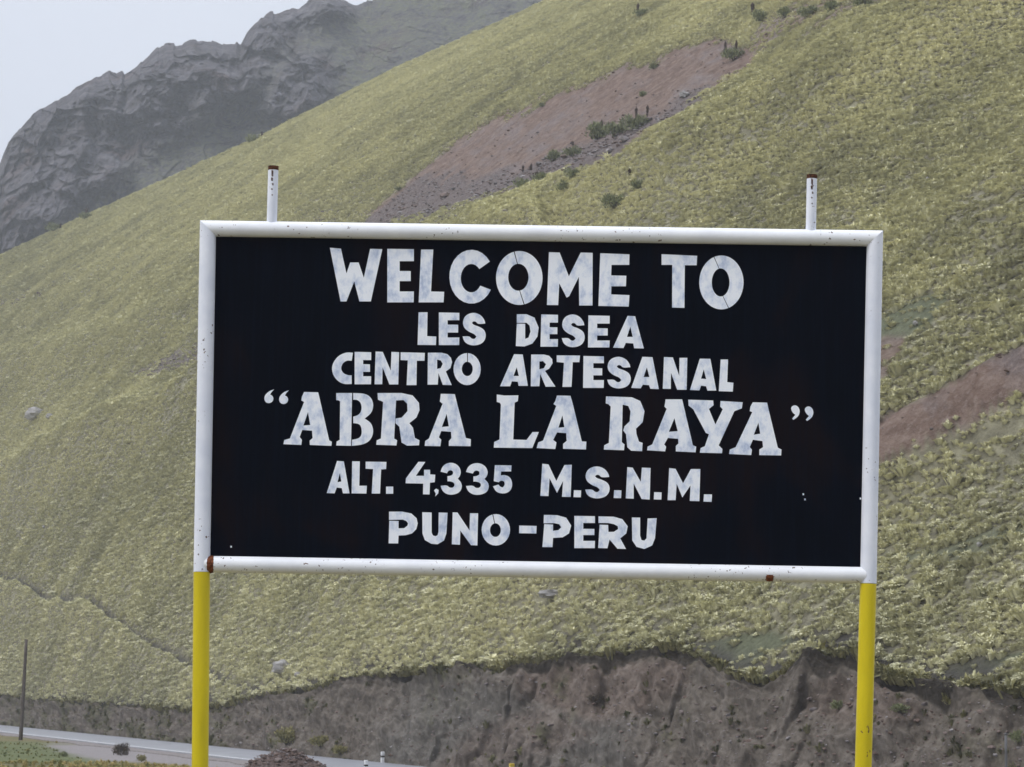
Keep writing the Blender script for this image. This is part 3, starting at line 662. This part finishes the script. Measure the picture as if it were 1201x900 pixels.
# ------------------------------------------------------------------ scattering of countless small stuff
TPL = []
def template(name, vs, fs, mat):
    me = bpy.data.meshes.new(name); me.from_pydata([tuple(v) for v in vs], [], fs); me.materials.append(mat); me.update()
    o = bpy.data.objects.new(name, me); TPL.append(o); return o
def scatter(name, pts, scale, tints, templates, label=None):
    n = len(pts); me = bpy.data.meshes.new(name); me.vertices.add(n); me.vertices.foreach_set('co', np.asarray(pts, float).ravel())
    def at_(k, t, v, f='value'):
        a = me.attributes.new(k, t, 'POINT'); a.data.foreach_set(f, v)
    at_('sc', 'FLOAT_VECTOR', np.asarray(scale, np.float32).ravel(), 'vector')
    tilt = rng.normal(0, .10, (n, 2)); rot = np.stack([tilt[:, 0], tilt[:, 1], rng.uniform(0, 6.283, n)], -1)
    at_('rt', 'FLOAT_VECTOR', rot.astype(np.float32).ravel(), 'vector')
    at_('tint', 'FLOAT', np.asarray(tints, np.float32))
    at_('kindx', 'INT', rng.integers(0, len(templates), n).astype(np.int32))
    o = link(bpy.data.objects.new(name, me))
    ng = bpy.data.node_groups.new(name, 'GeometryNodeTree')
    ng.interface.new_socket('Geometry', in_out='INPUT', socket_type='NodeSocketGeometry')
    ng.interface.new_socket('Geometry', in_out='OUTPUT', socket_type='NodeSocketGeometry')
    N = ng.nodes; Lk = ng.links; gi = N.new('NodeGroupInput'); go = N.new('NodeGroupOutput'); jn = N.new('GeometryNodeJoinGeometry')
    def na(k, t):
        a = N.new('GeometryNodeInputNamedAttribute'); a.data_type = t; a.inputs['Name'].default_value = k; return a.outputs['Attribute']
    for k, tp in enumerate(templates):
        ip = N.new('GeometryNodeInstanceOnPoints'); oi = N.new('GeometryNodeObjectInfo'); oi.inputs['Object'].default_value = tp
        oi.inputs['As Instance'].default_value = True
        cm = N.new('FunctionNodeCompare'); cm.data_type = 'INT'; cm.operation = 'EQUAL'
        Lk.new(na('kindx', 'INT'), cm.inputs[2]); cm.inputs[3].default_value = k
        er = N.new('FunctionNodeEulerToRotation'); Lk.new(na('rt', 'FLOAT_VECTOR'), er.inputs[0])
        Lk.new(gi.outputs[0], ip.inputs['Points']); Lk.new(cm.outputs[0], ip.inputs['Selection']); Lk.new(oi.outputs['Geometry'], ip.inputs['Instance'])
        Lk.new(er.outputs[0], ip.inputs['Rotation']); Lk.new(na('sc', 'FLOAT_VECTOR'), ip.inputs['Scale'])
        Lk.new(ip.outputs[0], jn.inputs[0])
    Lk.new(jn.outputs[0], go.inputs[0])
    md = o.modifiers.new('scatter', 'NODES'); md.node_group = ng
    tag(o, label, kind='stuff'); return o

def tussock_mesh(seed, blades=60, spread=.36, droop=.62, w=.022):
    r = random.Random(seed); vs = []; fs = []
    for b in range(blades):
        a = r.uniform(0, 6.283); lean = r.uniform(.02, 1)**.7; L = r.uniform(.40, .56)*(1-.18*lean)
        d = np.array([math.cos(a), math.sin(a)]); s = np.array([-d[1], d[0]])*w*r.uniform(.7, 1.4)
        t1, t2 = lean*.75, lean*1.22
        p0 = d*.14*lean; p1 = p0+d*spread*math.sin(t1)*.8; p2 = p0+d*spread*1.25*math.sin(t2)
        z1 = L*math.cos(t1)*.72; z2 = L*math.cos(t2)*r.uniform(.9, 1.15); i = len(vs)
        vs += [(p0[0]-s[0], p0[1]-s[1], -.15), (p0[0]+s[0], p0[1]+s[1], -.15), (p1[0]+s[0]*1.5, p1[1]+s[1]*1.5, z1), (p1[0]-s[0]*1.5, p1[1]-s[1]*1.5, z1), (p2[0]+s[0]*.3, p2[1]+s[1]*.3, z2), (p2[0]-s[0]*.3, p2[1]-s[1]*.3, z2)]
        fs += [(i, i+1, i+2, i+3), (i+3, i+2, i+4, i+5)]
    return vs, fs
def grass_mat(name, c0, c1, c2):
    m = Mat(name, .85, .15)
    f = m.mix(.33, m.attr('tint', 'INSTANCER'), m.rnd())
    c = m.ramp(f, [(.22, c0), (.5, c1), (.8, c2)])
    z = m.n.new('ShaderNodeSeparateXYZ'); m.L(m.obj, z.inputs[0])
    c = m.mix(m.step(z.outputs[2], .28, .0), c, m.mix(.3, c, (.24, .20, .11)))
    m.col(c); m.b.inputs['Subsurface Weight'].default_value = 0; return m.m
m_tus = grass_mat('ichu_grass', (.50, .485, .325), (.71, .685, .455), (.84, .805, .545))
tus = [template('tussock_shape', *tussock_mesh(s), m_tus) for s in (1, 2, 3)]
# points on the hill
nr, nc = Xg.shape; vis = NR+4
N0 = 2100000
uu = rng.uniform(-.262, .262, N0); yy_ = np.sqrt(rng.uniform(85**2, 600**2, N0))
ci = np.clip((uu-us[0])/(us[1]-us[0]), 0, nc-1.001); c0 = ci.astype(int)
tq = (yy_-Yt[c0])/(Yr-Yt)[c0]; ok = (tq > .0) & (tq < 1.03)
uu, yy_, ci, c0, tq = uu[ok], yy_[ok], ci[ok], c0[ok], tq[ok]
ri = np.interp(tq, tt.ravel(), np.arange(nr)); r0 = np.minimum(ri.astype(int), nr-2); fr = ri-r0; fc_ = ci-c0
def samp(A):
    return (A[r0, c0]*(1-fc_)+A[r0, c0+1]*fc_)*(1-fr)+(A[r0+1, c0]*(1-fc_)+A[r0+1, c0+1]*fc_)*fr
Xp, Yp, Zp = samp(Xg), samp(Yg), samp(Zg)
bare = np.clip(samp(np.maximum(scree, scree2))*1.1+samp(grey)*.85+samp(green)*.9+samp(dark)*1.05, 0, 1)
patch = fbm(Xp/5.5, Yp/5.5, 6.6, 3)
patch2 = fbm(Xp/1.9, Yp/1.9, 16.6, 2)
prob = (1-bare)*np.clip(.90+.45*patch+.40*patch2, .2, 1)
keep = rng.random(len(Xp)) < prob*.86
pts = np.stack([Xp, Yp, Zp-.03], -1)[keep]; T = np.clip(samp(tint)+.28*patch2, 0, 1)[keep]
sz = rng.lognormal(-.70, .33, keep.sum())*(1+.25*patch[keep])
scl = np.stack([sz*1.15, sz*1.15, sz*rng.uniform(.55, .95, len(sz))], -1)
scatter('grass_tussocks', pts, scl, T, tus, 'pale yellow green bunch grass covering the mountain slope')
print('tussocks', len(pts))
# tussocks hanging over the lip of the bank, tufts on the bank
lp = rng.integers(2, len(ub)-2, 900); jt = rng.uniform(-.4, .5, 900)
ptsl = np.stack([Xb[0, lp], Ytb[lp]+jt, ztb[lp]-.1-.1*rng.random(900)], -1)
q = rng.integers(0, BP.shape[0]*BP.shape[1], 60000); qv = veg.ravel()[q]*(1-.5*red.ravel()[q]); qs = sl.ravel()[q]
kb = (rng.random(60000) < np.clip(qv**1.5, 0, 1)*.10+.006) & (qs > .12)
ptsb = BP.reshape(-1, 3)[q[kb]]; nb = len(ptsb); s1 = rng.lognormal(-.75, .35, nb); s2 = rng.lognormal(-.25, .3, 900)
m_btus = grass_mat('bank_grass', (.055, .06, .03), (.12, .12, .06), (.27, .25, .12))
btus = [template('bank_tuft_shape', *tussock_mesh(s, 26), m_btus) for s in (4, 5)]
pp = np.concatenate([ptsl, ptsb]); s_ = np.concatenate([s2, s1])
tn = np.concatenate([rng.uniform(.7, 1, 900), rng.uniform(0, .7, nb)])
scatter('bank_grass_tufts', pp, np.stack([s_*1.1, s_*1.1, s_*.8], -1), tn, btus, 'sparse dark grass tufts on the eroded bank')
# stones
def rock_mesh(seed, flat=.65):
    bm = bmesh.new(); bmesh.ops.create_icosphere(bm, subdivisions=1, radius=.5); r = random.Random(seed)
    for v in bm.verts: v.co *= r.uniform(.7, 1.2); v.co.z *= flat
    vs = [tuple(v.co) for v in bm.verts]; fs = [tuple(x.index for x in f.verts) for f in bm.faces]; bm.free(); return vs, fs
m = Mat('loose_stone', .9, .2); f = m.mix(.5, m.attr('tint', 'INSTANCER'), m.rnd())
m.col(m.ramp(f, [(.15, (.11, .076, .064)), (.4, (.17, .125, .108)), (.6, (.165, .145, .145)), (.9, (.30, .28, .28))])); m_stone = m.m
stones = [template('stone_shape', *rock_mesh(s), m_stone) for s in (11, 12, 13)]
wS = np.maximum(scree, scree2)*.14+grey*1.0; wS = np.clip(wS, 0, 1)[:NR].ravel()
q = rng.integers(0, len(wS), 160000); kq = rng.random(160000) < wS[q]*.85
ps = HP[:NR].reshape(-1, 3)[q[kq]]+rng.normal(0, .35, (kq.sum(), 3))*np.array([1, 1, 0]); sg = grey[:NR].ravel()[q[kq]]
ssz = rng.lognormal(-1.75, .45, len(ps))*(1+.5*sg); ssz = np.minimum(ssz, 1.3)
scatter('scree_stones', ps, np.stack([ssz*1.3, ssz, ssz*.9], -1), np.clip(.2+.6*sg+rng.normal(0, .12, len(ps)), 0, 1), stones, 'loose grey and reddish stones in the scree gullies')
print('stones', len(ps))
q = rng.integers(0, BP.shape[0]*BP.shape[1], 9000); kq = sl.ravel()[q] > .2
ps = BP.reshape(-1, 3)[q[kq]]; ssz = np.minimum(rng.lognormal(-2.45, .5, len(ps)), .4)
scatter('bank_stones', ps, np.stack([ssz*1.3, ssz, ssz*.8], -1), rng.uniform(-.2, .85, len(ps)), stones, 'small stones lying on the eroded bank')

# foreground plain: yellow tufts and short turf at the lower left
def ground_z(x, y):
    i = np.clip(np.searchsorted(gxs, x)-1, 0, len(gxs)-2); j = np.clip(np.searchsorted(gys, y)-1, 0, len(gys)-2)
    return GZ[j, i]
n = 26000; gy_ = rng.uniform(105, 200, n); gx_ = rng.uniform(-.24, .1, n)*gy_
dr_ = -((gx_-RO[0])*RN[0]+(gy_-RO[1])*RN[1]); gz_ = ground_z(gx_, gy_); qx, qy = pix(np.stack([gx_, gy_, gz_], -1))
ingrv = sdist([(55,874),(110,873),(240,888),(420,905),(300,912),(200,897),(120,892),(80,884)], qx, qy) < 2
ingrn = sdist([(-50,870),(40,870),(90,876),(110,884),(150,893),(120,896),(-50,896)], qx, qy) < 0
keep = (dr_ > 10) & ~ingrv & (rng.random(n) < np.where(ingrn, .25, .8)*np.clip(.6+.7*fbm(gx_/6, gy_/6, 1, 2), .1, 1))
k = keep; s_ = rng.lognormal(-1.0, .3, k.sum())*np.where(ingrn[k], .55, 1)
m_ft = grass_mat('plain_grass', (.12, .15, .05), (.28, .25, .09), (.46, .36, .15))
ft = [template('plain_tuft_shape', *tussock_mesh(s, 24), m_ft) for s in (7, 8)]
scatter('plain_grass_tufts', np.stack([gx_, gy_, gz_], -1)[k], np.stack([s_*1.2, s_*1.2, s_], -1), np.where(ingrn[k], rng.uniform(0, .35, k.sum()), rng.uniform(.4, 1, k.sum())), ft, 'short green and straw coloured grass beside the road')

# ------------------------------------------------------------------ shrubs and dead flower spikes
def leaf_cloud(seed, n, rx, rz, leaf):
    r = random.Random(seed); vs = []; fs = []
    cl = [(r.uniform(-.6, .6)*rx, r.uniform(-.6, .6)*rx, r.uniform(.3, .75)*rz, r.uniform(.35, .6)) for _ in range(9)]
    for _ in range(n):
        c = r.choice(cl); v = Vector((r.gauss(0, 1), r.gauss(0, 1), r.gauss(0, 1))).normalized()*r.random()**.4
        p = Vector((c[0]+v.x*c[3]*rx, c[1]+v.y*c[3]*rx, max(.03, c[2]+v.z*c[3]*rz)))
        a = Vector((v.x+r.uniform(-.6, .6), v.y+r.uniform(-.6, .6), abs(v.z)+r.uniform(.2, 1.2))).normalized()
        b = a.cross(Vector((r.random()-.5, r.random()-.5, r.random()-.5))).normalized(); s = leaf*r.uniform(.6, 1.4); i = len(vs)
        vs += [p-b*s*.35, p+a*s*.6-b*s*.1, p+b*s*.35, p+a*s*1.5]; fs += [(i, i+1, i+3), (i+1, i+2, i+3), (i, i+2, i+1)]
    return vs, fs
def leaf_mat(name, a, b):
    m = Mat(name, .8, .15); m.col(m.ramp(m.noise(2.5, 3), [(.35, a), (.65, b)])); return m.m
m_sh = leaf_mat('shrub_leaves', (.11, .125, .065), (.25, .265, .14)); m_shd = leaf_mat('dark_shrub_leaves', (.045, .04, .035), (.11, .085, .06))
m_yel = leaf_mat('straw_shrub_leaves', (.15, .14, .06), (.30, .27, .12))
m_stem = Mat('stem_bark', .9).col((.07, .055, .04)).m
shr = {}
def shrub(x, y, rpx, label, flat=.75, mat=None, group='green shrubs on the mountain slope', p=None, name='shrub'):
    mat = mat or m_sh; p = p or hill_pt(x, y); r = rpx*1.15/F*p.y
    key = (mat.name, random.randrange(3))
    if key not in shr:
        vs, fs = leaf_cloud(hash(key[1])+3, 620, 1.0, 1.0, .16); me = bpy.data.meshes.new('foliage'); me.from_pydata([tuple(v) for v in vs], [], fs); me.materials.append(mat)
        r_ = random.Random(key[1]); bv = []; bf = []
        for k in range(7):
            a = k*.9; tip = Vector((math.cos(a)*.55, math.sin(a)*.55, .6+.2*r_.random())); i = len(bv)
            for q, rr in ((Vector((0, 0, -.15)), .05), (tip, .015)):
                bv += [q+Vector((rr, 0, 0)), q+Vector((-rr*.5, rr*.87, 0)), q+Vector((-rr*.5, -rr*.87, 0))]
            bf += [(i+j, i+(j+1) % 3, i+3+(j+1) % 3, i+3+j) for j in range(3)]
        mb = bpy.data.meshes.new('stems'); mb.from_pydata([tuple(v) for v in bv], [], bf); mb.materials.append(m_stem); shr[key] = (me, mb)
    e = empty(name, p, label, 'shrub', group, rz=random.uniform(0, 6)); e.scale = (r, r, r*flat*1.5)
    link(bpy.data.objects.new('foliage', shr[key][0]), e); link(bpy.data.objects.new('stems', shr[key][1]), e)
    return e
for x, y, r, lab in ((859,68,12,'round dark green shrub at the top end of the red scree, under two spikes'),
    (750,19,8,'small green shrub high on the slope near the top edge, above the scree'), (718,245,14,'dark green shrub just above the sign frame, right of the scree'),
    (744,150,15,'largest green shrub in the middle of the red scree, right end of the long clump'), (722,158,13,'olive shrub in the middle of the long clump on the scree'),
    (699,163,15,'wide olive shrub at the left end of the long clump on the scree'), (670,183,10,'round green shrub left of the long clump, right of its pair'),
    (647,188,10,'round green shrub left of the long clump, left of its pair'), (667,210,10,'green shrub on the grey stones, upper of the right pair'),
    (658,220,9,'green shrub on the lower edge of the grey stones, lower of the right pair'), (634,214,10,'green shrub on the grey stones under a tall dark spike'),
    (613,219,9,'green shrub at the left end of the row on the grey stones'), (744,220,9,'low flat grey green shrub in the grass right of the scree'),
    (889,25,11,'green shrub at the upper end of the scree below a forked spike'), (920,18,10,'pale green shrub on the upper scree, second from the left of the top row'),
    (943,20,11,'yellow green shrub on the upper scree in the middle of the top row'), (975,12,10,'dark green shrub on the upper scree right of the middle of the top row'),
    (1010,5,11,'dark green shrub at the right end of the top row of shrubs'), (766,78,6,'small green bush at the upper edge of the red scree'),
    (634,124,4,'tiny green bush at the grassy upper edge of the scree'), (467,222,4,'tiny green bush at the lower left tip of the scree'), (752,110,5,'little green bush alone in the red scree')):
    shrub(x, y, r, lab, .62)
for x, y, r, lab in ((62,268,9,'dark bush on the skyline ridge at the left, lower one'), (100,256,8,'dark bush on the skyline ridge at the left, upper one'), (298,166,9,'dark bush on the skyline ridge above the left end of the sign')):
    shrub(x, y, r, lab, .5)
m_spk = Mat('dry_flower_spike', .95, .1); m_spk.col(m_spk.ramp(m_spk.noise(6, 3), [(.3, (.022, .016, .014)), (.7, (.075, .05, .04))])); m_spk = m_spk.m
def spike_mesh(seed):
    r = random.Random(seed); vs = []; fs = []; n = 9; K = 12
    for j in range(K):
        t = j/(K-1); rad = .3 if t < .25 else (1.0 if t < .85 else .55); rad *= r.uniform(.75, 1.2)*(1 if j < K-1 else .3)
        ox = .25*math.sin(t*2+seed)
        for k in range(n):
            a = k/n*6.283; q = rad*r.uniform(.8, 1.25); vs.append((q*math.cos(a)+ox, q*math.sin(a), t))
    for j in range(K-1):
        for k in range(n): fs.append((j*n+k, j*n+(k+1) % n, (j+1)*n+(k+1) % n, (j+1)*n+k))
    fs.append(tuple((K-1)*n+k for k in range(n)))
    me = bpy.data.meshes.new('spike'); me.from_pydata(vs, [], fs); me.materials.append(m_spk); return me
spm = [spike_mesh(s) for s in range(3)]
for x, yb, yt, w, lab in ((745,140,121,1.5,'tall dark flower spike above the right end of the shrub clump, left of two'), (757,136,121,1.4,'dark dry flower spike above the right end of the long shrub clump, right of two'),
    (703,155,138,2.2,'thick reddish brown dry spike above the long shrub clump'), (694,156,145,1.4,'short dark dry spike left of the thick one above the long clump'), (671,168,162,1.2,'very short dry spike alone left of the long shrub clump'),
    (613,200,191,1.4,'short dark spike on the grey stones, left of a close pair'), (621,199,190,1.5,'short dark spike on the grey stones, right of a close pair'), (629,214,199,1.2,'slim dark spike rising from the shrub on the grey stones'),
    (735,204,195,1.5,'short dark spike in the grass below the scree, above the flat shrub'), (706,237,229,1.3,'dark spike beside the shrub just above the sign, left of two'), (710,236,225,1.3,'dark spike beside the shrub just above the sign, right of two'),
    (849,60,45,1.4,'dark spike above the round shrub at the scree end, left of two'), (861,58,43,1.5,'dark spike above the round shrub at the scree end, right of two'), (881,14,0,2.0,'thick dark spike above the top row of shrubs'), (748,13,1,1.6,'dark spike on the small shrub high on the slope'),
    (100,256,241,1.3,'dark spike on the skyline ridge at the left'), (70,266,259,1.2,'small dark spike on the skyline ridge at far left'), (292,164,156,1.5,'dark spike on the skyline ridge left of the stub pipe, left of two'), (306,160,152,1.2,'dark spike on the skyline ridge left of the stub pipe, right of two'), (653,184,179,1.1,'tiny dark spike between the paired round shrubs')):
    p = hill_pt(x, yb); o = link(bpy.data.objects.new('dry_flower_spike', random.choice(spm)))
    o.location = p-Vector((0, 0, .15)); h = (yb-yt)/F*p.y+.15; wr = w/F*p.y; o.scale = (wr, wr, h); o.rotation_euler = (random.uniform(-.05, .05), random.uniform(-.06, .06), random.uniform(0, 6))
    tag(o, lab, 'plant', 'dark dry flower spikes on the mountain slope')

# ------------------------------------------------------------------ boulders
m = Mat('pale_boulder', .9, .2); m.col(m.ramp(m.noise(1.5, 6, .65), [(.3, (.19, .18, .175)), (.6, (.36, .345, .335)), (.75, (.46, .44, .42))])).bump(m.noise(3, 5), .15); m_bould = m.m
def boulder(x, y, wpx, hpx, lab, seed, name='boulder'):
    p = hill_pt(x, y); bm = bmesh.new(); bmesh.ops.create_icosphere(bm, subdivisions=3, radius=.5); off = seed*7.7
    co = np.array([v.co for v in bm.verts]); d = 1+.35*fbm(co[:, 0]*2.2+off, co[:, 1]*2.2, co[:, 2]*2.2, 3, ridged=True)+.2*vnoise(co[:, 0]*5+off, co[:, 1]*5, co[:, 2]*5)
    w = wpx/F*p.y; h = hpx/F*p.y
    for v, k in zip(bm.verts, d):
        v.co *= k; v.co.x *= w; v.co.y *= w*.7; v.co.z *= h*1.25
        if v.co.x > w*.1: v.co.z *= .75
    me = bpy.data.meshes.new(name); bm.to_mesh(me); bm.free(); me.materials.append(m_bould)
    o = link(bpy.data.objects.new(name, me)); o.location = p+Vector((0, -.3, h*.35)); return tag(o, lab, 'rock', 'pale boulders lying on the slope')
boulder(41, 487, 22, 11, 'pale grey boulder in the grass left of the sign board', 1)
boulder(58, 488, 10, 5, 'smaller grey slab touching the boulder left of the sign', 5)
boulder(329, 786, 26, 12, 'pale boulder in the grass between the sign board and the bank', 2)
boulder(347, 789, 9, 4, 'small pale stone beside the boulder below the sign', 6)
boulder(640, 697, 28, 8, 'flat grey rock just below the bottom rail of the sign', 3)
boulder(800, 112, 11, 6, 'light rock at the grassy upper edge of the red scree', 4)
boulder(709, 187, 6, 4, 'small whitish stone at the lower edge of the scree', 7)
boulder(425, 624, 5, 3, 'small stone hidden behind the sign', 8) if False else None
for i, (x, y, w, lab) in enumerate(((49, 618, 3.5, 'tiny white stone on the slope left of the yellow post, above the dark ditch'), (113, 683, 4, 'tiny pale stone right of the dark ditch'), (1085, 209, 3.5, 'tiny white stone high on the slope right of the sign'),
                                    (1068, 380, 6, 'white stone in the green hollow right of the sign'), (1140, 640, 6, 'pale flat stone on the slope at the far right'))):
    boulder(x, y, w, w*.7, lab, 20+i)

# ------------------------------------------------------------------ roadside things
def gz(x, y): return float(ground_z(np.array(x), np.array(y)))
m_wood = Mat('weathered_wood', .9, .15); m_wood.col(m_wood.ramp(m_wood.noise(3, 6, vec=m_wood.obj, stretch=(6, 6, .5)), [(.3, (.06, .05, .045)), (.7, (.14, .12, .105))])).bump(m_wood.noise(9, 4, vec=m_wood.obj, stretch=(5, 5, .4)), .02); m_wood = m_wood.m
def post_mesh(name, h, r0, r1, mat, parent, seg=12, rings=8, lean=(0, 0)):
    vs = []; fs = []
    for j in range(rings):
        t = j/(rings-1); r = r0+(r1-r0)*t
        for k in range(seg):
            a = k/seg*6.283; vs.append((r*math.cos(a)+lean[0]*t, r*math.sin(a)+lean[1]*t, h*t))
    for j in range(rings-1):
        for k in range(seg): fs.append((j*seg+k, j*seg+(k+1) % seg, (j+1)*seg+(k+1) % seg, (j+1)*seg+k))
    fs += [tuple(range(seg))[::-1], tuple((rings-1)*seg+k for k in range(seg))]
    o = mesh_obj(name, vs, fs, mat, parent)
    for pl in o.data.polygons: pl.use_smooth = len(pl.vertices) == 4
    return o
def groundpt(x, y, z=None):
    u, v = ray(x, y); z = ZR-.03 if z is None else z; Y = (z-1.6)/float(v); return Vector((float(u)*Y, Y, z))
b = groundpt(24, 868); tp = at(31, 750, b.y)
pole = empty('utility_pole', b+Vector((0, 0, -.5)), 'bare weathered wooden pole leaning slightly beside the road at the lower left', 'pole')
post_mesh('pole_shaft', tp.z-b.z+.5, .17, .12, m_wood, pole, lean=(tp.x-b.x, 0))
m_steel = Mat('dull_steel', .6, .4); m_steel.col((.10, .10, .105)); m_steel = m_steel.m
Yp_ = 70.0; a0 = at(1180, 862, Yp_); zb = gz(a0.x, Yp_)
mp_ = empty('metal_post', (a0.x, Yp_, zb-.1), 'thin grey metal post standing before the bank at the lower right corner', 'post')
post_mesh('post_shaft', a0.z-zb+.1, .036, .036, m_steel, mp_, lean=(-.01, 0))
post_mesh('post_cap', .05, .044, .03, m_steel, mp_, rings=2).location = (-.01, 0, a0.z-zb+.1)
m_gp = Mat('guide_post_white', .6, .3); m_gp.col(m_gp.ramp(m_gp.noise(6, 4), [(.35, (.55, .55, .56)), (.6, (.8, .8, .8))])); m_gp = m_gp.m
m_band = Mat('guide_post_band', .6, .3).col((.05, .045, .04)).m; m_yb = Mat('guide_post_yellow', .5, .3).col((.55, .38, .03)).m
def boxm(name, sx, sy, z0, z1, mat, parent, bev=.02):
    bm = bmesh.new(); bmesh.ops.create_cube(bm, size=1)
    for v in bm.verts: v.co = Vector((v.co.x*sx, v.co.y*sy, z0 if v.co.z < 0 else z1))
    bmesh.ops.bevel(bm, geom=bm.edges[:], offset=bev, segments=1, affect='EDGES')
    me = bpy.data.meshes.new(name); bm.to_mesh(me); bm.free(); me.materials.append(mat); return link(bpy.data.objects.new(name, me), parent)
for x, yt, yb, w, band, lab in ((448.5,882,896,.20,m_band,'taller white marker post with a dark band on the far side of the road'), (429,892,907,.18,m_band,'shorter white marker post on the near side of the road'),
                          (600,896,912,.24,m_yb,'yellow topped marker post at the bottom edge below the sign')):
    b = groundpt(x, yb); h = (yb-yt)/F*b.y
    g_ = empty('marker_post', b+Vector((0, 0, -.05)), lab, 'marker post', 'roadside marker posts', rz=.35)
    boxm('post_body', w, w*.8, 0, h*.82, m_gp, g_); boxm('top_band', w*1.03, w*.83, h*.82+.003, h+.05, band if band is m_yb else m_gp, g_)
    if band is m_band: boxm('dark_stripe', w*1.06, w*.86, h*.60, h*.74, m_band, g_, .005)
# gravel heap
Yh = 106.0; cz = groundpt(332, 930).z; cpt = at(334, 880, Yh); zh = cpt.z; base = Vector((cpt.x, Yh, gz(cpt.x, Yh)-.05)); hh = zh-base.z
th = np.linspace(0, 2*math.pi, 97)[:-1]; rr = np.linspace(0, 1, 44)[:, None]
Rm = 3.0*(1+.12*fbm(np.cos(th)*1.5+3, np.sin(th)*1.5, 2, 2))[None]
hx_ = rr*Rm*np.cos(th)[None]; hy_ = rr*Rm*np.sin(th)[None]
hz_ = hh*(1-np.sqrt(rr**2+.035)+.187)/1.0*(1-rr**4*.15)+.12*fbm(hx_/.8, hy_/.8, 3, 3)*(1-rr)+.05*fbm(hx_/.2, hy_/.2, 5, 2)
hv = np.stack([hx_, hy_, hz_], -1).reshape(-1, 3)
hf = [(j*96+k, j*96+(k+1) % 96, (j+1)*96+(k+1) % 96, (j+1)*96+k) for j in range(43) for k in range(96)]
m = Mat('heap_gravel', .95, .1); m.col(m.ramp(m.noise(9, 4, .8), [(.3, (.05, .034, .03)), (.5, (.11, .08, .072)), (.7, (.19, .15, .14))])).bump(m.noise(12, 4, .8), .06)
heap = mesh_obj('gravel_heap', hv, hf, m.m, smooth=True); heap.location = base
tag(heap, 'low heap of reddish brown gravel in front of the road below the sign', 'gravel heap')
k = rng.integers(0, len(hv), 2600); ps = hv[k]+np.array(base)+rng.normal(0, .05, (2600, 3)); ssz = rng.lognormal(-2.3, .4, 2600)
scatter('heap_stones', ps, np.stack([ssz, ssz, ssz*.8], -1), rng.uniform(-.2, .5, 2600), stones, 'loose stones covering the gravel heap')
# low bushes on the plain and at the foot of the bank
shrub(0, 0, 9, 'dark purplish bush on the gravel beside the road, right of the leaning pole', .7, m_shd, 'low bushes beside the road', groundpt(142, 886))
shrub(0, 0, 5, 'small green bush on the turf right of the leaning pole', .7, m_sh, 'low bushes beside the road', groundpt(75, 889))
shrub(0, 0, 5, 'small olive bush just left of the left yellow post at the bottom', .7, m_yel, 'low bushes beside the road', groundpt(166, 893))
def bank_pt(x, y):
    d = (bx_-x)**2+(by_-y)**2; k = int(np.argmin(d)); return Vector(BP.reshape(-1, 3)[k])
shrub(0, 0, 14, 'straw green bush at the bank foot just behind the gravel heap', .6, m_yel, 'bushes on the bank', bank_pt(337, 872))
shrub(0, 0, 12, 'pale grassy bush on the bank foot right of the gravel heap', .5, m_yel, 'bushes on the bank', bank_pt(375, 876))
shrub(0, 0, 9, 'pale bush at the bank foot farther right of the heap', .5, m_yel, 'bushes on the bank', bank_pt(400, 884))
shrub(0, 0, 9, 'dark clump of plants in the reddish hollow of the bank', .6, m_shd, 'bushes on the bank', bank_pt(700, 826))
shrub(0, 0, 9, 'yellow green tuft on the bank below the right end of the lip', .8, m_yel, 'bushes on the bank', bank_pt(1113, 828))
shrub(0, 0, 10, 'dark green plant clump on the bank just left of the right yellow post', .5, m_sh, 'bushes on the bank', bank_pt(985, 832))
shrub(0, 0, 12, 'long dark green clump on the bank right of the right yellow post', .4, m_sh, 'bushes on the bank', bank_pt(1055, 836))
shrub(0, 0, 10, 'dark green bush on the bank beside the thin metal post', .7, m_sh, 'bushes on the bank', bank_pt(1195, 872))

# ------------------------------------------------------------------ mist
hz = bpy.data.meshes.new('haze'); x0, x1, y0, y1, z0, z1 = -1560, 1560, -1560, 1560, -4, 330
hz.from_pydata([(x, y, z) for z in (z0, z1) for x, y in ((x0, y0), (x1, y0), (x1, y1), (x0, y1))], [], [(3, 2, 1, 0), (4, 5, 6, 7), (0, 1, 5, 4), (1, 2, 6, 5), (2, 3, 7, 6), (3, 0, 4, 7)])
mh = bpy.data.materials.new('mist_air'); mh.use_nodes = True; mh.node_tree.nodes.clear()
ho = mh.node_tree.nodes.new('ShaderNodeOutputMaterial'); pv = mh.node_tree.nodes.new('ShaderNodeVolumePrincipled')
pv.inputs['Color'].default_value = (.88, .92, 1, 1); pv.inputs['Density'].default_value = .00027; pv.inputs['Anisotropy'].default_value = .0
mh.node_tree.links.new(pv.outputs[0], ho.inputs['Volume']); hz.materials.append(mh)
tag(link(bpy.data.objects.new('haze', hz)), kind='stuff')
